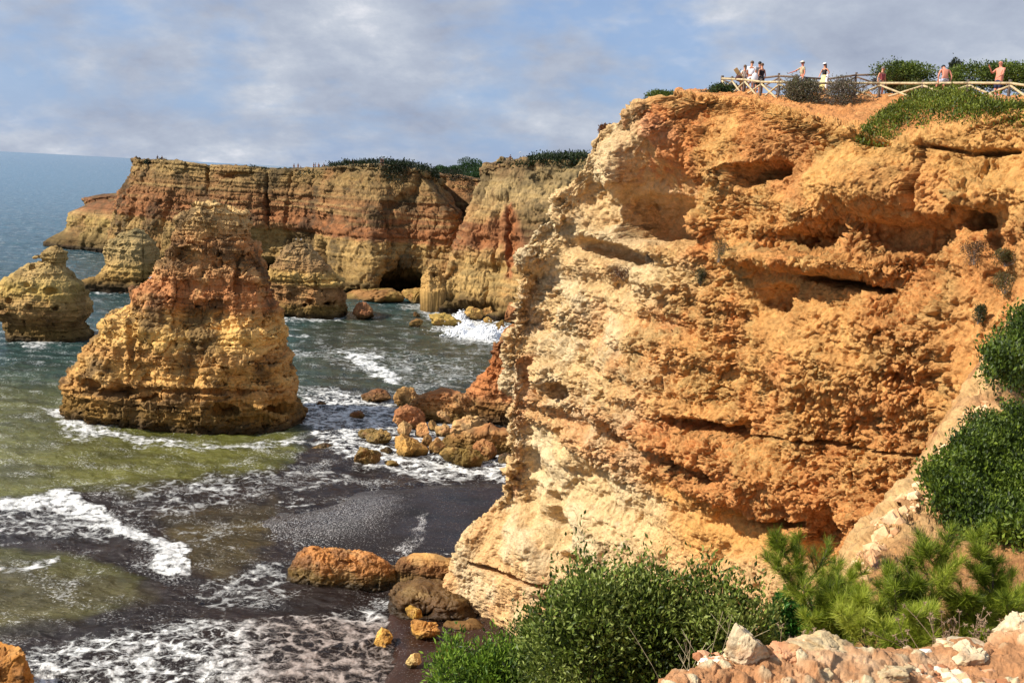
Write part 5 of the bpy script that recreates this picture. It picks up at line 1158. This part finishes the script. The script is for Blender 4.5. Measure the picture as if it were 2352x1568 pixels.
WH=solid('white cloth',(228,228,232)); BK=solid('black cloth',(28,26,30)); KH=solid('khaki cloth',(176,164,132)); LB_=solid('light blue cloth',(176,196,214)); NV=solid('navy cloth',(30,38,70)); RDm=solid('dusty red cloth',(150,70,72)); YE=solid('pale yellow cloth',(236,222,150)); GYc=solid('grey cloth',(96,96,100)); CRm=solid('cream cloth',(220,206,186))
HB=solid('brown hair',(92,66,44),.7); HK=solid('black hair',(24,20,20),.7); HG=solid('grey hair',(110,102,96),.7); MBAG=solid('dark red leather',(74,36,34))
# floral print for the seated man's shorts
FLO,nt_f,b_f=newmat('floral shorts cloth'); g_=N(nt_f,'ShaderNodeTexCoord'); v_=N(nt_f,'ShaderNodeTexNoise'); v_.inputs['Scale'].default_value=22; nt_f.links.new(g_.outputs['Object'],v_.inputs['Vector']); r_=ramp(nt_f,v_.outputs[0],[(.40,(.12,.16,.38)),(.47,(.80,.80,.84)),(.62,(.82,.82,.85)),(.66,(.42,.30,.40))]); nt_f.links.new(r_.outputs[0],b_f.inputs['Base Color'])
person('woman in cream top with dark red bag, leftmost in the group of four',1706,219.5,55.8,1.62,math.radians(200),SK1,shirt=CRm,hair=HB,female=True,skirt=(GYc,1.0,.15,.55,.22),hairlen=.1,pose=dict(er=(-.22,.02,1.12),wr=(-.15,-.2,1.05)))
person('tall man in a white shirt with his back turned, centre of the group of four',1721,219.5,55,1.84,math.radians(165),SK3,shirt=WH,legs=(WH,.75),hair=HB,pose=dict(hb=(0,-.04,1.55),head=(0,-.09,1.62),el=(.22,-.05,1.12),wl=(.12,-.25,1.02)))
person('man with short black hair mostly hidden behind the woman in the black dress',1739,218.5,56.6,1.80,math.radians(180),SK3,shirt=GYc,legs=(BK,1),hair=HK)
person('woman in a short black dress with bare back, rightmost of the group of four',1745,219.5,55.4,1.70,math.radians(205),SK1,shirt=BK,hair=HB,female=True,sleeve=False,skirt=(BK,1.05,.14,.55,.21))
person('man in a cream cap and khaki shirt leaning one arm on the rear railing',1838,217,57,1.80,math.radians(-80),SK2,shirt=KH,legs=(LB_,.95),hair=HB,hat=CRm,pose=dict(er=(-.22,-.32,1.22),wr=(-.2,-.58,1.12),sr=(-.17,-.05,1.40)))
person('woman in white cap, black top and long pale yellow skirt',1889,216,57,1.68,math.radians(-60),SK1,shirt=BK,hair=HK,female=True,sleeve=False,skirt=(YE,1.06,.14,.2,.32),hairlen=.28,hat=WH,pose=dict(el=(.30,.08,1.18),wl=(.12,.02,1.05),er=(-.26,-.05,1.15),wr=(-.18,-.2,1.0)))
person('woman in a dusty red top, sunglasses and white shorts behind a railing post',2020,231,52,1.68,math.radians(20),SK1,shirt=RDm,legs=(WH,.4),hair=HG,female=True,sleeve=False)
ps=person('shirtless man in floral shorts seated on the front railing',2170,193,47.3,1.80,math.radians(180),SK2,legs=(FLO,.6),hair=HK,fat=1.02,loc=W(2170,189,47.3)-np.array([0,.0,.86]),
 pose=dict(pelvis=(0,0,.93),spine=(0,-.03,1.12),chest=(0,-.12,1.30),neck=(0,-.20,1.42),hb=(0,-.26,1.47),head=(0,-.34,1.50),look=unit(np.array([0,-.6,-.8])),sl=(.19,-.12,1.36),el=(.30,-.04,1.10),wl=(.27,-.04,.88),sr=(-.19,-.12,1.36),er=(-.30,-.04,1.10),wr=(-.27,-.04,.88),hl=(.10,-.06,.90),kl=(.16,-.45,.86),al=(.15,-.48,.45),hr=(-.10,-.06,.90),kr=(-.16,-.45,.86),ar=(-.15,-.48,.45)))
person('bald shirtless man in navy shorts gesturing, one hand on the front railing',2288,236,45.9,1.84,math.radians(-62),SK2,legs=(NV,.85),fat=1.18,pose=dict(el=(.24,-.12,1.15),wl=(.22,-.38,1.02),er=(-.26,-.16,1.22),wr=(-.24,-.36,1.44)))
# things carried
bp=empty('backpack',W(1852,190,57.2)); tag(bp,'navy blue backpack worn by the man in the cream cap','backpack')
ell('bag_body',(0,0,0.05),(.14,.17,.26),NV,bp,n=16); ell('pocket',(.07,-.03,-.06),(.09,.13,.12),BK,bp,n=12)
bar('strap',(-.12,-.12,.22),(-.16,-.10,-.12),.02,BK,bp,6)
hb_=empty('handbag',W(1697,180.5,54.8)); tag(hb_,'dark red handbag carried by the leftmost woman in the group','bag')
ell('bag_body',(0,0,0),(.20,.10,.17),MBAG,hb_,n=16); bar('strap',(-.14,0,.12),(.08,0,.50),.015,MBAG,hb_,6)
tb=empty('cloth_bag',W(1734,177,54.3)); tag(tb,'white cloth bag hanging between the man in white and the woman in black','bag')
ell('bag_body',(0,0,-.05),(.18,.09,.27),WH,tb,n=16); bar('strap',(-.05,0,.2),(.0,0,.48),.013,WH,tb,6)
tb=empty('cloth_bag',W(1899.5,184,56.7)); tag(tb,'long white shawl bag held by the woman in the white cap','bag')
ell('bag_body',(0,0,-.1),(.10,.07,.42),WH,tb,n=16); bar('strap',(0,0,.25),(-.05,0,.45),.012,WH,tb,6)
db=empty('daypack',W(2009,188,52.5)); tag(db,'small black bag on the back of the woman in the dusty red top','backpack')
ell('bag_body',(0,.1,0),(.11,.12,.22),BK,db,n=14); bar('strap',(.05,0,.16),(.14,0,.3),.014,BK,db,6)
sg=empty('sunglasses',W(2024.5,167.5,51.86)); tag(sg,'dark sunglasses on the woman in the dusty red top','sunglasses')
for e in (-1,1): ell('lens',(e*.034,0,0),(.03,.012,.022),BK,sg,n=10)
bar('bridge',(-.02,-.004,.005),(.02,-.004,.005),.004,BK,sg,5)
# distant visitors
DK=solid('dark distant cloth',(52,46,50)); DK2=solid('brown distant cloth',(110,84,74))
far=[(361.8,371.5,308,0,1.75,'visitor standing on the highest tip of the long far cliff'),(372.2,372.5,306,1,1.70,'visitor standing just right of the one on the far tip'),(405.6,378,299,0,1.5,'visitor crouching above the first crack of the long far cliff'),
 (675,391.5,292,0,1.7,'left one of the pair standing mid way along the far clifftop'),(684.5,391.5,291,1,1.8,'right one of the pair standing mid way along the far clifftop'),(690.6,392,290,0,1.2,'short figure sitting just right of the mid clifftop pair'),
 (720.5,390,286,0,1.72,'first of the cluster on the far clifftop before the hedge'),(724.5,390,286,0,1.7,'second of the cluster, almost touching the first'),(731.6,390,285,1,1.68,'third of the cluster, standing slightly apart'),(743.5,389.5,284,0,1.65,'last of the cluster, at the start of the hedge'),
 (803,382,278,1,1.5,'visitor half hidden in the hedge of the far clifftop'),(811,382,278,1,1.5,'second visitor half hidden in the hedge of the far clifftop'),(875,380.5,267,1,1.7,'pale pair member on the hedge right of centre, left one'),(879,380.5,267,1,1.75,'pale pair member on the hedge right of centre, right one'),
 (1171.5,375,243.5,0,1.8,'person standing at the left end of the far cliff railing'),(1145.5,385,243,0,1.0,'person sitting low on the left corner of the railed far cliff')]
protoF=[None,None]
for (x,yf,D,k,h,l) in far:
    if protoF[k] is None:
        o=person(l,x,yf,D,h*1.15,0,SK3,shirt=[DK,DK2][k],legs=([DK,DK2][k],1.0),hair=HK,detail=False); protoF[k]=o
    else:
        p0=protoF[k]; o=p0.copy(); C.objects.link(o); o.location=W(x,yf,D); o.scale=(h*1.15/1.74,)*3; o.rotation_euler[2]=x
        for ch in list(p0.children): c=ch.copy(); C.objects.link(c); c.parent=o
    tag(o,l,'person',group='visitors far off on the clifftops')
# gulls
MW=solid('gull white',(236,236,236)); MGw=solid('gull grey',(150,154,162)); 
def gull(label,x,y,D,rz,fly=False):
    root=empty('seagull',W(x,y,D),rz); tag(root,label,'seagull')
    skinmesh('body',[((0,.22,.10),.02),((0,.08,.14),.07),((0,-.08,.18),.08),((0,-.16,.27),.045),((0,-.19,.33),.05),((0,-.27,.32),.012),((.03,0,0),.008),((-.03,0,0),.008)],[(0,1),(1,2),(2,3),(3,4),(4,5),(1,6),(1,7)],root,MW,1,1)
    for e in (-1,1):
        if fly: skinmesh('wing',[((e*.05,0,.17),.03),((e*.30,-.05,.26),(.02,.05)),((e*.62,.06,.20),.01)],[(0,1),(1,2)],root,MGw,1)
        else: skinmesh('wing',[((e*.065,-.06,.19),.03),((e*.07,.10,.16),.035),((e*.03,.28,.12),.01)],[(0,1),(1,2)],root,MGw,1)
gull('white gull perched on the top left of the tallest sea stack',459,485,120,.5)
gull('second white gull perched beside the first on the tallest stack',467,485,120,2.0)
gull('white gull sitting on the left flank of the tallest stack',345,641,119,1.2)
gull('white gull on the tallest stack just below the left flank one',335,671,118.5,2.2)
gull('white gull at the peak of the small cone stack',680,551,212,.3); gull('white gull just right of the peak of the small cone stack',691,552,212,1.9)
gull('small dark gull flying in the sky above the railed far cliff',1194,352,200,1.5,True)
# ================================================================ FAR GREENERY
FG=[(18,28,14),(28,42,20),(44,58,28)]
for i,(x0,x1,yt,yb,D,l) in enumerate([(326,350,369,375,312,'flat dark shrub at the tip of the far cliff'),(352,390,366,377,306,'dark shrub under the visitors on the far tip'),(421,431,377,385,299,'tiny dark shrub right of the first crack'),(440,460,381,389,297,'dark shrub drooping over the far cliff edge near the left crack'),(470,488,383,389,296,'thin dark shrub along the far cliff edge'),
 (572,595,382,393,291,'dome shaped dark shrub on the far cliff edge'),(593,617,386,393,290,'low dark shrub touching the dome shaped one'),(635,647,388,395,290,'small round dark shrub left of the standing pair'),(662,673,388,394,289,'small dark shrub beside the left visitor of the pair')]):
    bush(l,(x0+x1)/2,yb+1,D,(x1-x0)*1.1,(yb-yt)*1.3,.4,420,FG,300+i,group='dark shrubs on the far cliff edge',stemr=.05,upb=.2)
cover('scrub','dark green hedge like scrub along the top of the long far cliff','scrub',FARB,[(742,394),(760,386),(800,380),(850,378),(880,376),(930,380),(960,384),(1000,398),(1000,412),(975,400),(930,392),(860,384),(800,388)],1.7,.6,9000,FG,310,kind='stuff')
cover('scrub','dark scrub hanging down the right end of the long far cliff','scrub',FARB,[(862,390),(925,388),(932,412),(915,430),(890,418),(870,405)],1.8,.5,3500,FG,311,kind='stuff')
cover('scrub','dark scrub patch below the cluster of visitors on the far cliff','scrub',FARB,[(688,402),(738,396),(742,404),(715,416),(690,418)],1.5,.45,1800,FG,312,kind='stuff')
cover('scrub','dark green scrub on top of the railed far cliff','scrub',FARD,[(1175,384),(1240,368),(1350,364),(1350,384),(1290,388),(1235,380),(1190,392)],1.8,.6,9000,[(22,34,16),(38,52,22),(58,72,30)],313,kind='stuff')
for i,(x,yb,D,wd,hh,l) in enumerate([(798,390,280,46,20,'round dark clump in the far clifftop hedge'),(838,388,276,40,16,'dark clump right of the round one in the hedge'),(915,390,268,70,20,'long dark clump near the right end of the hedge'),(985,408,290,50,22,'dark bush where the far cliff drops into the gully'),(1148,384,245,20,10,'small dark shrub at the left corner of the railed far cliff'),(1222,374,241,34,14,'dark shrub behind the far railing'),(1290,376,238,90,20,'broad dark green bush right of the far railing'),(1335,378,236,60,22,'dark green bush beside the near cliff edge'),(1040,412,316,80,26,'dark bush mass at the gully head')]):
    bush(l,x,yb,D,wd,hh,.5,1400,FG,330+i,group='dark clumps on the far clifftop',stemr=.08,upb=.2)
def tree(label,x,yb,D,wd,hh,seed):
    rs=np.random.default_rng(seed); base=W(x,yb,D); s=D/FL; w_=wd*s/2; h=hh*s; root=empty('pine_tree',base); tag(root,label,'pine tree',group='pines beyond the gully')
    segs=[((0,0,-2),(0,0,h*.5),.3,.2),((0,0,h*.5),(.3,0,h*.9),.2,.08)]
    for _ in range(7): a=rs.uniform(0,6.28); segs.append(((0,0,h*rs.uniform(.3,.6)),(math.cos(a)*w_*.7,math.sin(a)*w_*.7,h*rs.uniform(.5,.85)),.1,.04))
    tubes(segs,'trunk',MB_,root,6); L=14; cs=rs.normal(size=(L,3))*[w_*.42,w_*.42,h*.14]+[0,0,h*.62]; n=3200; k=rs.integers(0,L,n); u=unit(rs.normal(size=(n,3)))
    P=cs[k]+u*np.array([w_*.42,w_*.42,h*.2])*(1-.4*rs.random(n)[:,None]**2); V,F,c=leafV(P,u,np.full(n,.55),.5,palette([(30,52,26),(44,72,34),(62,92,44)],n,rs,.5+.5*pn(P*.4+seed)),rs,.4,.7)
    addobj('crown',mesh_from('crown',V,F,c,smooth=False),ML,root)
for i,(x,yb,D,wd,hh,l) in enumerate([(1018,410,380,52,30,'leftmost small pine beyond the gully'),(1050,412,390,50,34,'second pine from the left beyond the gully'),(1082,416,370,60,44,'tallest pine of the far group behind the gully'),(1112,418,360,56,44,'pine just left of the railed far cliff'),(1135,420,350,50,40,'pine half hidden behind the railed far cliff'),(1068,425,345,60,30,'low pine in front of the tallest one'),(1100,428,340,60,32,'low pine in front, nearest the railed cliff')]):
    tree(l,x,yb,D,wd,hh,400+i)
# ================================================================ WAVE BREAKING ON THE CHANNEL ROCKS
def spray():
    rs=np.random.default_rng(500); P=[];z=[]
    for (x,y,wd,hh,n) in ((1105,768,70,26,3500),(1070,752,40,18,1400),(1058,734,16,22,600),(1130,776,30,34,1500),(1085,770,90,8,2000)):
        b=S(x,y); s=b[1]/FL; t=rs.normal(size=(n,3))*[wd*s*.42,1.6,0]; hz=np.abs(rs.normal(size=n))*hh*s*.36*(.5+.5*np.cos(t[:,0]*1.3)); t[:,2]=hz; P.append(b+t)
    P=np.concatenate(P); n=len(P); sz=.10+.22*rs.random(n)**2
    ico=np.array([(1,0,0),(-1,0,0),(0,1,0),(0,-1,0),(0,0,1),(0,0,-1)],float); F0=np.array([(0,2,4),(2,1,4),(1,3,4),(3,0,4),(2,0,5),(1,2,5),(3,1,5),(0,3,5)])
    V=P[:,None,:]+ico[None]*sz[:,None,None]*rs.uniform(.6,1.3,(n,6,1)); F=(F0[None]+np.arange(n)[:,None,None]*6).reshape(-1,3)
    me=mesh_from('sea_spray',V.reshape(-1,3),F); m=solid('white spray',(240,242,245),.6); o=addobj('sea_spray',me,m); tag(o,'white spray of a wave bursting against the channel rocks','spray',kind='stuff')
spray()
